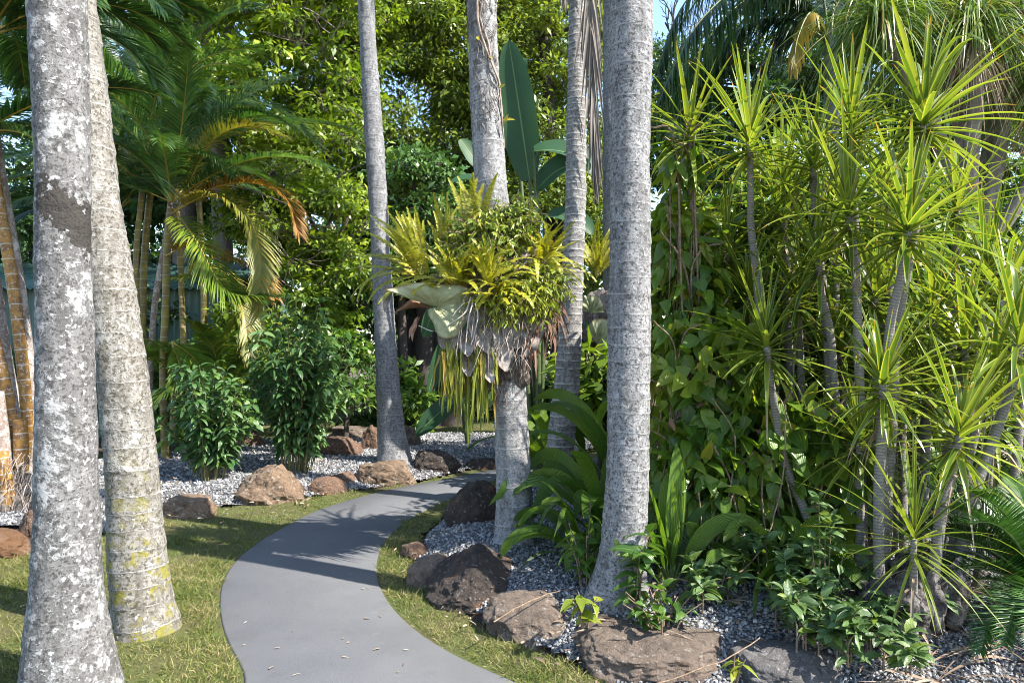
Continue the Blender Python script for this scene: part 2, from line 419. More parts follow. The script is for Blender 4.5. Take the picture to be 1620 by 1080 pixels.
# grass blades
t = NT('grass_blade'); isl = t.n('NewGeometry').outputs['Random Per Island']; o = t.obj()
dry = t.noise(1.9, 4., o, .65)
f = t.math('ADD', t.math('MULTIPLY', isl, .9), t.math('MULTIPLY', t.math('SUBTRACT', dry, .5), 1.6))
c = t.ramp(f, [(.05, (.06, .095, .014)), (.38, (.125, .16, .028)), (.6, (.2, .2, .06)), (.95, (.32, .265, .13))])
GRASS = t.bsdf(c, .6, None, .3, .35)
def grass(name, label, x0, x1, y0, y1, n, L, msk):
    x = rnd(x0, x1, n); y = y0+(y1-y0)*rnd(0, 1, n)
    k = msk(x, y); x, y = x[k], y[k]
    nz = fbm(np.stack([x*2.3, y*2.3, x*0], -1), 11, 3)
    k = rnd(0, 1, len(x)) < np.clip(.9+.6*nz, .6, 1); x, y, nz = x[k], y[k], nz[k]
    m = len(x)
    P = np.stack([x, y, hgt(x, y)-.004], -1)
    D = nrm(np.stack([rng.normal(0, .75, m), rng.normal(0, .75, m), np.full(m, .85)], -1))
    mb = MB()
    q = rng.choice(m, min(70, m//400), False)       # taller tufts and runners
    Pt = np.repeat(P[q], 26, 0)+np.c_[rng.normal(0, .02, (len(q)*26, 2)), np.zeros(len(q)*26)]; Dt = nrm(np.c_[rng.normal(0, .6, (len(Pt), 2)), np.full(len(Pt), 1.)])
    ribbons(mb, Pt, Dt, rdir(len(Pt)), rnd(.04, .1, len(Pt)), rnd(.003, .005, len(Pt)), rnd(.3, 1.2, len(Pt)), 3, 0, p_strap, mid=False)
    ribbons(mb, P, D, rdir(m), L*rnd(.4, 1.35, m)*(1+.3*nz), rnd(.003, .0062, m), rnd(.2, 1.1, m), 2, 0, p_strap, mid=False)
    g = mb.build(name, GRASS, loc=(0, 0, 0)); tag(g, label, 'grass', kind='stuff')
    return g
gm = lambda x, y: (poly_sd(x, y, PATH) < -.018+.022*vnoise(np.stack([x*9, y*9, x*0], -1), 5)) & (poly_sd(x, y, BEDR) < .05) & (poly_sd(x, y, BEDL) < .04)
# small soil ring kept bare round the leaning palm
bare = lambda x, y: np.hypot(x+1.905, y-3.56) > .2+.06*vnoise(np.stack([x*6, y*6, x*0], -1), 8)
grass('lawn_grass', 'short patchy grass beside the path, green mixed with straw', -4.6, 1.2, 2.2, 5.2, 270000, .044, lambda x, y: gm(x, y) & bare(x, y) & (np.abs(x) < y*.78+.1))
grass('lawn_grass', 'short grass along the far bends of the path', -5.6, .5, 5.2, 8.6, 90000, .036, lambda x, y: gm(x, y) & (np.abs(x) < y*.78+.1))
grass('lawn_grass', 'green grass strip behind the gravel bed', -4, 2.5, 10.6, 13.5, 26000, .05, lambda x, y: poly_sd(x, y, BEDL) < .02)

# gravel: a sheet with loose stones on it
t = NT('gravel_sheet'); o = t.obj(); vo = t.n('TexVoronoi', {'Vector': o, 'Scale': 55.}, feature='F1')
c = t.mix(.5, t.ramp(t.xyz(vo.outputs[1])[0], [(0, (.08, .083, .09)), (1, (.28, .28, .29))]), (.2, .2, .21))
c = t.mix(t.step(vo.outputs[0], .35, .7), c, (.05, .048, .045))
GSH = t.bsdf(c, .9, t.bump(t.math('MULTIPLY', vo.outputs[0], -1.), 1., .02), .3)
t = NT('gravel_stone'); isl = t.n('NewGeometry').outputs['Random Per Island']; o = t.obj()
c = t.ramp(isl, [(0, (.075, .078, .084)), (.45, (.18, .183, .19)), (.8, (.29, .291, .295)), (.95, (.38, .375, .365)), (1, (.19, .155, .11))])
STONE = t.bsdf(c, .8, t.bump(t.noise(120., 3., o), .4, .004), .4)
ico = bpy.data.meshes.new('tmp')
import bmesh
def icosphere(sub):
    b = bmesh.new(); bmesh.ops.create_icosphere(b, subdivisions=sub, radius=1)
    V = np.array([v.co[:] for v in b.verts]); F = np.array([[v.index for v in f.verts] for f in b.faces]); b.free()
    return V, F
IV1, IF1 = icosphere(1)
def gravel(label, sheet_label, x0, x1, y0, y1, n, size, msk):
    mb = MB(); grid_mesh(mb, np.arange(x0, x1, .07), np.arange(y0, y1, .07), lambda X, Y: hgt(X, Y)+.006, msk)
    tag(mb.build('gravel_bed', GSH, loc=(0, 0, 0)), sheet_label, kind='structure')
    x = rnd(x0, x1, n); y = rnd(y0, y1, n); k = msk(x, y) & (np.abs(x) < y*.78+.1); x, y = x[k], y[k]; m = len(x)
    s = size*rnd(.55, 1.35, m)
    Q = rdir(m); T2 = nrm(np.cross(Q, rdir(m))); B = np.cross(Q, T2)
    tm = IV1[None]*(1+.28*rng.normal(size=(m, len(IV1), 1)))*np.stack([rnd(.7, 1.2, m), rnd(.6, 1, m), rnd(.45, .8, m)], -1)[:, None]
    V = (tm[..., :1]*Q[:, None]+tm[..., 1:2]*T2[:, None]+tm[..., 2:]*B[:, None])*s[:, None, None]
    V = V+np.stack([x, y, hgt(x, y)+.008+s*rnd(.0, .7, m)], -1)[:, None]
    F = IF1[None]+(np.arange(m)*len(IV1))[:, None, None]
    mb = MB(); mb.add(V.reshape(-1, 3), F.reshape(-1, 3))
    tag(mb.build('gravel', STONE, loc=(0, 0, 0), smooth=False), label, 'gravel', kind='stuff')
gravel('loose blue grey gravel round the centre palms and dracaenas', 'gravel bed right of the path', -1.0, 4.0, 2.3, 6.6, 48000, .0092, lambda x, y: poly_sd(x, y, BEDR) > .1)
gravel('loose blue grey gravel behind the row of boulders', 'gravel bed left of the path', -7.2, 2.6, 5.3, 11, 60000, .014, lambda x, y: poly_sd(x, y, BEDL) > .08)

# ================================================================= rocks
IV5, IF5 = icosphere(6)
IV4, IF4 = icosphere(4)
ROCK_TAN = rockmat('tan_rock', (.185, .125, .082), (.05, .034, .024), (.31, .26, .2), None, .6)
ROCK_RED = rockmat('reddish_rock', (.15, .092, .062), (.048, .03, .023), (.27, .22, .17), (.2, .1, .045), .64, .6)
ROCK_DARK = rockmat('dark_rock', (.06, .046, .038), (.02, .016, .014), (.2, .18, .165), (.2, .095, .045), .64, .59)
ROCK_GREY = rockmat('grey_rock', (.15, .115, .09), (.046, .035, .028), (.26, .225, .19), (.2, .12, .07), .62, .66)
ROCK_SLATE = rockmat('slate_rock', (.12, .112, .108), (.045, .042, .04), (.24, .23, .22), None, .62)
ROCK_OR = rockmat('orange_rock', (.17, .098, .058), (.06, .04, .028), (.26, .21, .16), (.19, .1, .05), .66, .5)
def rock(label, x0, x1, ytop, ybot, mat, seed, depth=.8, facets=9, flat=False, d=None, rough=.09, lean=0., cuts=()):
    """pixel box -> real boulder: width from the box, thickness depth*width, seated in the ground."""
    cxp = (x0+x1)/2
    g = G(cxp, ybot, .0)
    for _ in range(4): g = G(cxp, ybot, h1(g[0], g[1]))
    if d is None: d = g[1]
    w = (x1-x0)/FPX*d; th = w*depth
    dc = d+th*.5
    top = EYE-(ytop-540)/FPX*(d+th*(.85 if flat else .55))
    w *= dc/d*.98
    cx_ = (cxp-810)/FPX*dc
    z0 = g[2]-.05; hh = max(top-z0, .06)
    V = IV5.copy(); r = np.random.default_rng(seed)
    for q in range(facets):
        nv = r.normal(size=3); nv[2] = abs(nv[2])*.8-.1; nv /= np.linalg.norm(nv)
        cc = r.uniform(.62, .88); dd = V@nv; V -= nv*(np.maximum(dd-cc, 0)*.88)[:, None]
    for nx, ny, nz, cc in cuts:
        nv = nrm(A(nx, ny, nz)); dd = V@nv; V -= nv*(np.maximum(dd-cc, 0)*.93)[:, None]
    if flat: V[:, 2] = np.where(V[:, 2] > .45, .45+(V[:, 2]-.45)*.25, V[:, 2])
    V *= 1+rough*fbm(V*1.7+seed, seed, 5)[:, None]
    V += IV5*(.016*(.5-np.abs(fbm(V*9+seed, seed+2, 4)))+.008*fbm(V*22+seed, seed+6, 3))[:, None]
    V += IV5*(.045*fbm(V*6+seed, seed+9, 4)-.03*np.abs(fbm(V*3.1+seed, seed+4, 3)))[:, None]*(rough/.09)**.5
    V -= (V.max(0)+V.min(0))/2; V /= np.abs(V).max(0)
    V[:, 0] += lean*V[:, 2]
    P = np.stack([cx_+V[:, 0]*w/2, dc+V[:, 1]*th/2, z0-hh*.25+(V[:, 2]+1)/2*(hh*1.25)], -1)
    mb = MB(); mb.add(P, IF5)
    o = mb.build('rock', mat, loc=(cx_, dc, z0-hh*.25))
    return tag(o, label, 'rock', 'rocks edging the garden beds')
rock('big tan domed boulder in front of the taller bushy shrub', 368, 480, 736, 801, ROCK_TAN, 3, .75, 6, lean=-.05, cuts=((.85,-.1,.5,.6),(-.7,-.3,.65,.6),(0,-.8,.5,.66)))
rock('low flat topped brown rock just right of the leaning palm trunk', 246, 348, 779, 822, ROCK_TAN, 5, .6, 8, True, cuts=((0,-.3,.95,.5),(.1,-1,.1,.7)))
rock('orange brown rock cut by the left edge of the photo', -70, 48, 826, 890, ROCK_OR, 8, .7, 8, lean=-.25)
rock('brown rounded rock half hidden behind the thick left palm', 26, 90, 800, 862, ROCK_RED, 10, .8, 8)
rock('smooth low reddish rock right of the domed boulder', 484, 550, 753, 783, ROCK_RED, 12, .7, 6, rough=.05)
rock('small reddish rock tucked behind the smooth low one', 518, 566, 747, 770, ROCK_RED, 14, .8, 7, rough=.06)
rock('pale blocky rock with dark cracks at the foot of the slim far palm', 556, 660, 728, 770, ROCK_TAN, 17, .55, 12)
rock('dark craggy rock right of the slim far palm', 646, 732, 711, 750, ROCK_DARK, 19, .6, 12)
rock('low dark rock at the far bend of the path', 728, 796, 724, 744, ROCK_DARK, 23, .6, 9)
rock('brown sloping rock on the gravel left of the slim far palm', 498, 575, 688, 722, ROCK_RED, 25, .6, 9, lean=-.2)
rock('squarish rust faced rock touching the slim far palm', 569, 606, 671, 712, ROCK_RED, 27, .8, 12)
rock('flat grey slab lying behind the gravel bed', 520, 600, 672, 694, ROCK_GREY, 29, .7, 9, True)
rock('brown rock between the two bushy shrubs', 378, 420, 684, 706, ROCK_RED, 31, .7, 8)
rock('grey rock behind the trunk foot of the slim far palm', 630, 668, 672, 706, ROCK_GREY, 33, .8, 9)
rock('dark knobbly boulder left of the fern covered palm', 702, 800, 757, 829, ROCK_DARK, 35, .7, 10, lean=.1)
rock('small pinkish rock sunk in the grass by the path bend', 632, 684, 856, 884, ROCK_RED, 37, .7, 7, rough=.06)
rock('grey weathered rock left of the rust faced boulder', 640, 716, 875, 932, ROCK_GREY, 39, .6, 9, lean=.1)
rock('dark pyramid shaped boulder with a rusty face', 668, 850, 866, 966, ROCK_DARK, 42, .75, 5, rough=.07, cuts=((-.75,-.35,.62,.42),(.72,-.2,.62,.45),(.05,-.9,.42,.5),(-.3,-.8,.1,.7)))
rock('low grey brown rock right of the rusty boulder', 762, 912, 930, 1023, ROCK_GREY, 45, .95, 7, True, rough=.06, cuts=((-.2,-.35,.9,.5),(0,-1,.3,.7)))
rock('wide flat slab rock lit in front of the right palm', 898, 1158, 970, 1086, ROCK_GREY, 48, .78, 6, True, rough=.06, cuts=((0,-.25,.97,.42),(.1,-1,.05,.72),(-.6,-.8,.1,.74),(.7,-.6,.2,.75)))
rock('dark grey rounded rock at the bottom right corner gravel', 1150, 1352, 1018, 1110, ROCK_SLATE, 52, .8, 7, rough=.05)
rock('grey lump of rock against the fern covered palm', 790, 850, 752, 800, ROCK_DARK, 55, .8, 8, d=6.6)
# ================================================================= palms with bare trunks
def palm_trunk(root, prof, d, top, mat, ring, amp, ns=44, step=.015, rs=1, bumpy=.006, name='trunk', ringjit=.25, base_z=None):
    """prof: (py, centre px, width px) read at distance d."""
    prof = sorted(prof, key=lambda p: -p[0])
    z = np.array([EYE-(p[0]-540)/FPX*d for p in prof]); x = np.array([(p[1]-810)/FPX*d for p in prof]); r = np.array([p[2]/2/FPX*d for p in prof])
    r = r*np.cos(np.arctan2(np.abs(x), d)); dz = top-z[-1]; sl = (x[-1]-x[-2])/(z[-1]-z[-2])
    z = np.append(z, [z[-1]+dz*.4, top]); x = np.append(x, [x[-1]+sl*dz*.4*.8, x[-1]+sl*dz*.62]); r = np.append(r, [r[-1]*.95, r[-1]*.8])
    zz = np.arange(z[0]-.12, top, step)
    xs = np.interp(zz, z, x); rr = np.interp(zz, z, r)
    k = max(3, int(.18/step))|1; ker = np.hanning(k+2)[1:-1]; ker /= ker.sum()
    pad = lambda a: np.convolve(np.concatenate([np.full(k//2, a[0]), a, np.full(k//2, a[-1])]), ker, 'valid')
    xs, rr = pad(xs), pad(rr)
    g = np.random.default_rng(rs)
    marks = [zz[0]-.03]
    while marks[-1] < top: marks.append(marks[-1]+ring*(1+g.uniform(-ringjit, ringjit)))
    marks = np.array(marks)
    ri = np.interp(zz, marks, np.arange(len(marks)))
    ang = np.linspace(0, 2*np.pi, ns, endpoint=False)
    tilt = .06*np.sin(ang[None]+g.uniform(0, 6))+.03*np.sin(2*ang[None]+zz[:, None]*3)
    rv = ri[:, None]+tilt
    fr = rv-np.floor(rv)
    Rr = rr[:, None]+amp*(1-fr)**2*1.0-amp*.4
    C = np.stack([xs, np.full_like(xs, d), zz], -1)
    dirs = np.stack([np.cos(ang), np.sin(ang), 0*ang], -1)
    V = C[:, None]+Rr[..., None]*dirs[None]
    Rn = Rr+bumpy*fbm(V*A(9, 9, 7)+rs*7, rs, 4)+bumpy*1.6*fbm(V*A(2.5, 2.5, 1.2)+rs*3, rs+5, 2)
    V = C[:, None]+Rn[..., None]*dirs[None]
    m = len(zz)
    # a seam column keeps the ring coordinate continuous
    V = np.concatenate([V, V[:, :1]], 1); rv = np.concatenate([rv, rv[:, :1]], 1); n1 = ns+1
    uv = np.stack([np.broadcast_to(np.linspace(0, 1, n1), (m, n1)), rv], -1)
    i = np.arange(m-1)[:, None]*n1+np.arange(ns)[None]
    mb = MB(); mb.add(V, np.stack([i, i+1, i+n1+1, i+n1], -1).reshape(-1, 4), uv)
    mb.build(name, mat, root)
    return C[-1], rr[-1]

def frond(ml, mr, pts, nl, ll, lw, ang=50, vee=.25, ldroop=.6, rr=.012, n=4, start=.12, endl=.35, twist=0., prof=p_sword, mid=True, jit=.06, fold=.12, up=(0, 0, 1), midl=.45, dp=1.4):
    """a feather leaf along the points pts: rachis to mr, leaflets to ml."""
    C = catmull(pts, 24); T = nrm(np.gradient(C, axis=0))
    if mr is not None: tube(mr, C, np.linspace(rr, rr*.25, 24), 6)
    u = np.linspace(start, .995, nl); idx = u*23; i0 = np.minimum(idx.astype(int), 22); f = (idx-i0)[:, None]
    B = C[i0]*(1-f)+C[i0+1]*f; t = nrm(T[i0]*(1-f)+T[i0+1]*f)
    s = np.cross(t, np.asarray(up, float)); bad = np.linalg.norm(s, axis=1) < .25
    s[bad] = np.cross(t[bad], A(0, -1, .1)); s = nrm(s); nn = np.cross(s, t)
    if twist:
        c, q = math.cos(twist), math.sin(twist); s, nn = s*c+nn*q, nn*c-s*q
    Ln = ll*(np.where(u < midl, .55+.45*u/midl, 1-(1-endl)*((u-midl)/(1-midl))**1.6))
    a = np.radians(ang-22*u)
    for sg in (1, -1):
        D = s*(sg*np.sin(a))[:, None]+t*np.cos(a)[:, None]+nn*vee+rng.normal(0, jit, (nl, 3))
        ribbons(ml, B, D, nn+0*D, Ln*rnd(.9, 1.08, nl), lw*rnd(.85, 1.15, nl), ldroop*rnd(.7, 1.3, nl), n, fold, prof, dp, mid)

def arc(base, az, el, L, droop, k=7, side=0.):
    """rachis points leaving base at azimuth/elevation (radians) and bending down."""
    t = np.linspace(0, 1, k); e = el-droop*t**1.3; a = az+side*t
    d = np.stack([np.cos(e)*np.cos(a), np.cos(e)*np.sin(a), np.sin(e)], -1)
    p = np.zeros((k, 3)); p[1:] = np.cumsum((d[:-1]+d[1:])/2*(L/(k-1)), 0)
    return p+np.asarray(base, float)

TR_A = trunkmat('lichened_palm_bark', (.165, .16, .156), (.035, .032, .03), (.39, .388, .382), .525, .22, .9, patch=True, fine=85., ringcol=(.33, .325, .31), ringsharp=.07)
TR_B = trunkmat('pale_speckled_palm_bark', (.235, .222, .2), (.045, .038, .024), (.37, .358, .335), .54, .55, .9, moss=True, fine=60., ringcol=(.46, .44, .41), ringsharp=.09)
TR_C = trunkmat('grey_palm_bark', (.23, .23, .234), (.05, .048, .05), (.31, .31, .314), .58, .5, .8, fine=60., ringcol=(.34, .34, .34), ringsharp=.14)
TR_D = trunkmat('pale_grey_palm_bark', (.275, .272, .272), (.055, .052, .05), (.4, .4, .395), .55, .55, .75, fine=90., ringcol=(.44, .44, .44), ringsharp=.12)
TR_E = trunkmat('ringed_palm_bark', (.27, .262, .25), (.05, .046, .042), (.36, .35, .335), .55, .8, .8, fine=75., ringcol=(.46, .45, .43), ringsharp=.3)
TR_F = trunkmat('rough_grey_palm_bark', (.25, .247, .247), (.042, .04, .038), (.39, .386, .38), .55, .42, .95, fine=80., ringcol=(.41, .405, .395), ringsharp=.16)
CROWN = leafmat('king_palm_leaf', ((.02, .05, .014), (.04, .09, .02), (.07, .13, .03)), .25, .4)
RACH = plain('palm_stalk_green', (.1, .14, .04), .5)
def crown_parts(root, top, n=9, L=2.4, seed=0):
    ml, mr = MB(), MB(); top = np.asarray(top)
    for k in range(n):
        az = k*2.4+seed; el = R(70-50*(k/n))
        frond(ml, mr, arc(top, az, el, L, 1.5), 38, .6, .04, 60, .1, .7, .025, n=2, mid=False)
    sh = MB(); tube(sh, np.array([top-A(0, 0, .75), top-A(0, 0, .35), top+A(0, 0, .05)]), [.13, .12, .05], 16)
    sh.build('crownshaft', RACH, root); ml.build('crown', CROWN, root); mr.build('frond_stalk', RACH, root)

def king(label, prof, d, top, mat, ring, amp, grp='bare palm trunks by the path', seed=1, crown=True, **kw):
    p0 = max(prof); base = ((p0[1]-810)/FPX*d, d, EYE-(p0[0]-540)/FPX*d)
    r = thing('palm_tree', label, 'palm tree', base, grp)
    tp, rr = palm_trunk(r, prof, d, top, mat, ring, amp, rs=seed, **kw)
    if crown: crown_parts(r, tp+A(0, 0, .7), seed=seed)
    return r, tp
palmA, topA = king('thick front palm trunk with white lichen and a dark crusty patch, flaring at its foot',
    [(1110,112,190),(1085,112,172),(1040,110,155),(1000,107,141),(940,106,126),(880,106,117),(780,106,107),(600,105,101),(330,100,94),(150,95,96),(0,90,100)], 2.92, 8.2, TR_A, .115, .0028, seed=3, ns=64, bumpy=.0045)
palmB, topB = king('pale leaning palm trunk with yellow lichen on its lower rings, beside the thick one',
    [(1012,234,122),(995,233,113),(960,226,104),(900,218,99),(780,211,90),(600,196,84),(330,156,78),(150,136,74),(0,118,70)], 3.56, 8.6, TR_B, .108, .005, seed=5, ns=56, bumpy=.004)
palmC, topC = king('slim grey palm trunk rising from the gravel bed behind the path',
    [(730,624,60),(715,622,52),(690,620,46),(600,613,37),(450,605,33),(300,597,30),(150,587,28.5),(0,579,27)], 8.04, 9.5, TR_C, .085, .004, seed=7)
palmD, topD = king('pale palm trunk carrying the big clump of ferns, with a dry vine high on it',
    [(870,815,76),(855,815,68),(820,814,60),(740,812,56),(600,806,52),(450,793,51),(300,777,51),(150,767,49),(0,761,47)], 4.66, 8.4, TR_D, .11, .004, seed=9, ns=52, bumpy=.004)
palmE, topE = king('narrow closely ringed palm trunk between the fern clump and the straight right palm',
    [(815,872,56),(760,880,48),(700,887,44),(630,895,42),(520,903,37),(300,911,32),(150,913,30),(0,912,28)], 6.0, 8.8, TR_E, .066, .006, seed=11, bumpy=.005)
palmF, topF = king('straight thick grey palm trunk with stepped rings, right of centre',
    [(945,974,112),(930,977,98),(890,983,83),(850,988,75),(760,993,70),(650,995,68),(540,995,68),(300,997,67),(0,998,67)], 3.64, 8.0, TR_F, .09, .004, seed=13, ns=60, bumpy=.0045)
palmG, topG = king('shaded thin grey palm trunk seen behind the straight right palm',
    [(715,972,40),(600,972,36),(300,969,33),(0,970,31)], 8.2, 8.8, TR_C, .09, .004, seed=15)

# dead frond hanging from the narrow palm
DEAD = leafmat('dead_frond', ((.09, .07, .058), (.16, .135, .115), (.25, .22, .19)), .1, .8, trmul=(1, .95, .85))
dr = thing('dead_palm_frond', 'long dry grey brown palm frond hanging beside the narrow ringed palm', 'dead frond', W(925, -60, 5.9))
ml, mr = MB(), MB()
frond(ml, mr, [W(917, -300, 5.95), W(925, -200, 5.85), W(934, 0, 5.8), W(940, 150, 5.8), W(942, 250, 5.8)], 52, .8, .028, 20, .0, 1.8, .016, n=7, start=.1, endl=.55, jit=.1, fold=.3, up=(0, -1, 0), dp=.5)
ml.build('dead_leaflets', DEAD, dr); mr.build('frond_stalk', DEAD, dr)
dr = thing('dead_palm_frond', 'short dry frond tip hanging left of the narrow ringed palm', 'dead frond', W(893, -40, 5.9))
ml, mr = MB(), MB()
frond(ml, mr, [W(905, -260, 6.0), W(897, -120, 5.9), W(893, -20, 5.85)], 24, .62, .026, 20, .0, 1.6, .012, n=6, jit=.08, fold=.3, up=(0, -1, 0), dp=.5)
ml.build('dead_leaflets', DEAD, dr); mr.build('frond_stalk', DEAD, dr)

# dry vine high on the fern palm
VINE = plain('vine_bark', (.34, .26, .2), .85, (.16, .12, .09), 30)
RH = plain('dry_rootlets', (.1, .085, .075), .9, (.2, .18, .16))
vr = thing('dry_vine', 'leafless woody vine with dark rootlets clinging to the upper fern palm', 'vine', W(770, 120, 4.5))
mb = MB()
f = lambda x, y, dd=-.105: W(x, y, 4.66+dd)
tube(mb, catmull([f(757,-80), f(755,0), f(757,38), f(768,75), f(785,118), f(790,140,-.06), f(795,185,-.04)], 50), np.linspace(.011, .006, 50), 7)
tube(mb, catmull([f(764,-60), f(763,0), f(760,30), f(772,66), f(778,100), f(790,130,-.06), f(792,160,-.06), f(798,235,-.02)], 50), np.linspace(.008, .005, 50), 7)
mb.build('vine_stem', VINE, vr)
mb = MB()
for k in range(120):
    y0 = rnd(-60, 200); c0 = 761+(y0/300)*16; a0 = rnd(-1.2, 1.2)*(1 if y0 < 90 else .8)
    pts = []; yy, aa = y0, a0
    for q in range(4):
        xx = 761+(yy/300)*16+24.6*math.sin(aa)
        pts.append(W(xx, yy, 4.66-.107*math.cos(aa)-.004)); yy += rnd(-14, 22); aa += rnd(-.35, .35)
    tube(mb, catmull(pts, 9), rnd(.0012, .003), 4, False)
mb.build('rootlets', RH, vr)
VL = leafmat('vine_yellow_leaf', ((.2, .2, .02), (.3, .26, .02), (.4, .33, .03)), .3)
mb = MB(); P = np.array([f(790,140,-.12), f(795,190,-.1), f(797,196,-.1), f(773,88), f(755,58)]); 
ribbons(mb, P, A([.8,-.3,.6],[1,-.2,.1],[.4,-.2,.9],[.6,-.3,-.5],[.2,-.4,-.6]), A(0,-1,.3), A(.05,.09,.07,.04,.04), .022, .4, 4, .2, p_lance)
mb.build('foliage', VL, vr)
# ================================================================= dracaena canes on the right
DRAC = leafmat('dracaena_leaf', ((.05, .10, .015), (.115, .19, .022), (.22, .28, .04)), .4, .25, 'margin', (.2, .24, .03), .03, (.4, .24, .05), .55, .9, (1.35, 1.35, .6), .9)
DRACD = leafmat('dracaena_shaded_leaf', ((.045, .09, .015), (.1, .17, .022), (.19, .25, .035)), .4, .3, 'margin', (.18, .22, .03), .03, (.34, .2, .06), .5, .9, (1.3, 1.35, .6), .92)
LITTER = leafmat('dry_strap_leaf', ((.13, .085, .055), (.25, .18, .125), (.38, .31, .24)), .1, .8, trmul=(1, .9, .8))
t = NT('dracaena_bark'); o = t.obj(); uv = t.xyz(t.uv()); fr = t.math('FRACT', t.math('ADD', t.math('MULTIPLY', uv[1], 62.), t.math('MULTIPLY', t.noise(40., 2., o), .8)))
fi = t.noise(80., 4., o, .7)
c = t.mix(t.math('MULTIPLY', t.step(fr, .5, .95), .65), t.mix(fi, (.31, .285, .26), (.15, .135, .12)), (.075, .065, .058))
DBARK = t.bsdf(c, .9, t.bump(t.math('ADD', fr, fi), .7, .006), .25)

def rosette(ml, P, ax, n, L, w, lo=-42, spread=1., seed=0, dr=(.25, .7)):
    g = np.random.default_rng(seed)
    k = np.arange(n); az = k*2.39996+g.uniform(0, 6)+g.normal(0, .15, n)
    fr = (k+.5)/n
    el = np.radians(86-(86-lo)*fr**.95*spread+g.normal(0, 6, n))
    D = np.stack([np.cos(el)*np.cos(az), np.cos(el)*np.sin(az), np.sin(el)], -1)
    ax = nrm(np.asarray(ax, float)); q = Vector((0, 0, 1)).rotation_difference(Vector(ax))
    M = np.array(q.to_matrix()); D = D@M.T
    N = nrm(np.cross(np.cross(D, ax+g.normal(0, .05, (n, 3))), D))
    Pb = np.asarray(P)+ax*(.05-.14*fr[:, None])
    Ls = L*(.72+.36*np.sin(np.pi*np.clip(fr+.12, 0, 1)))*g.uniform(.8, 1.12, n)
    dro = g.uniform(*dr, n)*(.35+1.2*np.clip(np.cos(el), 0, 1)*fr)
    Ls = np.where(g.random(n) < .12, Ls*.6, Ls); lo_ = g.random(n) < .18
    dro = np.where(lo_, dro+g.uniform(.5, 1.6, n), dro)
    ribbons(ml, Pb, D, N, Ls, w*g.uniform(.75, 1.2, n), dro, 8, .22, p_strap, 1.6)

def dracaena(label, head, mids, base, L=.52, n=48, w=.035, r=(.019, .024), mat=None, seed=0, lo=-42, dead=0, extra=None, grp='dracaena canes in the clump on the right'):
    """head=(px,py,d); mids=[(px,py,d)...]; base=(px,d) on the ground."""
    bx = (base[0]-810)/FPX*base[1]; bp = A(bx, base[1], h1(bx, base[1])-.03)
    pts = [W(*head)]+[W(*m) for m in mids]+[bp]
    C = catmull(np.array(pts[::-1]), 60)
    C = C+np.c_[.006*vnoise(C*A(1, 1, 4)+seed, seed), .006*vnoise(C*A(1, 1, 4)+seed+5, seed), 0*C[:, 0]]
    gg_ = np.random.default_rng(seed+900); L *= 1.12*gg_.uniform(.85, 1.15); n = int(n*1.25*gg_.uniform(.8, 1.2)); dead = dead or int(gg_.integers(0, 7))
    t = thing('dracaena', label, 'dracaena', bp, grp)
    mb = MB(); tube(mb, C, np.linspace(r[1]*1.15, r[0], 60), 10); mb.build('stem', DBARK, t)
    ml = MB(); ax = C[-1]-C[-6]
    rosette(ml, C[-1], ax/np.linalg.norm(ax)+A(0, 0, 1.2), n, L, w, lo, seed=seed)
    ml.build('leaf_rosette', mat or DRAC, t)
    if extra:
        for (hx, hy, hd, k) in extra:      # a side head on its own short branch
            p = W(hx, hy, hd); b = MB(); i = int(np.argmin(np.abs(C[:, 2]-(p[2]-.28)))); 
            br = catmull([C[i], C[i]*.45+p*.55-A(0, 0, .03), p], 16); tube(b, br, np.linspace(r[0], r[0]*.85, 16), 9); b.build('branch', DBARK, t)
            m2 = MB(); rosette(m2, p, br[-1]-br[-4]+A(0, 0, .1), k, L*.9, w, lo, seed=seed+77); m2.build('leaf_rosette', mat or DRAC, t)
    if dead:
        md = MB(); az = rnd(0, 6.28, dead); pz = C[-1]-A(0, 0, .1)-np.c_[0*az, 0*az, rnd(0, .12, dead)]
        ribbons(md, pz, np.c_[np.cos(az)*.6, np.sin(az)*.6, rnd(-.4, .1, dead)], A(0, 0, 1), rnd(.3, .5, dead), .016, rnd(2, 4, dead), 7, .3, p_strap, .7)
        md.build('dead_leaf_skirt', LITTER, t)
    return t
D_ = dracaena
D_('tallest dracaena at right with a large head of erect and spreading leaves', (1462,192,3.7), [(1452,330,3.72),(1436,430,3.75),(1418,560,3.75)], (1395,3.55), .5, 51, .039, seed=1, lo=-38)
D_('tall dracaena whose head sits right below the tallest one, cane ringed pale grey', (1436,362,3.5), [(1425,440,3.52),(1405,530,3.55),(1395,690,3.5)], (1402,3.38), .56, 48, .038, seed=2, lo=-36)
D_('dracaena with a bright head in front of a straight pale cane, middle of the clump', (1396,608,3.35), [(1394,680,3.36),(1390,790,3.34)], (1392,3.3), .47, 42, .035, seed=3, lo=-45, dead=5)
D_('low dracaena with an upright head and curved cane, below the right pair of canes', (1517,690,3.25), [(1508,730,3.25),(1490,800,3.24)], (1462,3.2), .47, 39, .035, seed=4, lo=-48, dead=3)
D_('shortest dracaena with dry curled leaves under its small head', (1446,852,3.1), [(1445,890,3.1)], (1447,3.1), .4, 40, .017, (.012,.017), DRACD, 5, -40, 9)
D_('dracaena on a pale double looking cane leaning right, head cut by the right edge', (1612,548,3.5), [(1600,610,3.5),(1562,720,3.5),(1530,820,3.45)], (1500,3.4), .5, 43, .037, (.02,.026), None, 6, -40)
D_('slender dracaena cane leaning right just left of the edge cane', (1570,590,3.62), [(1552,650,3.62),(1525,760,3.6)], (1490,3.5), .46, 35, .035, (.018,.022), None, 7, -40)
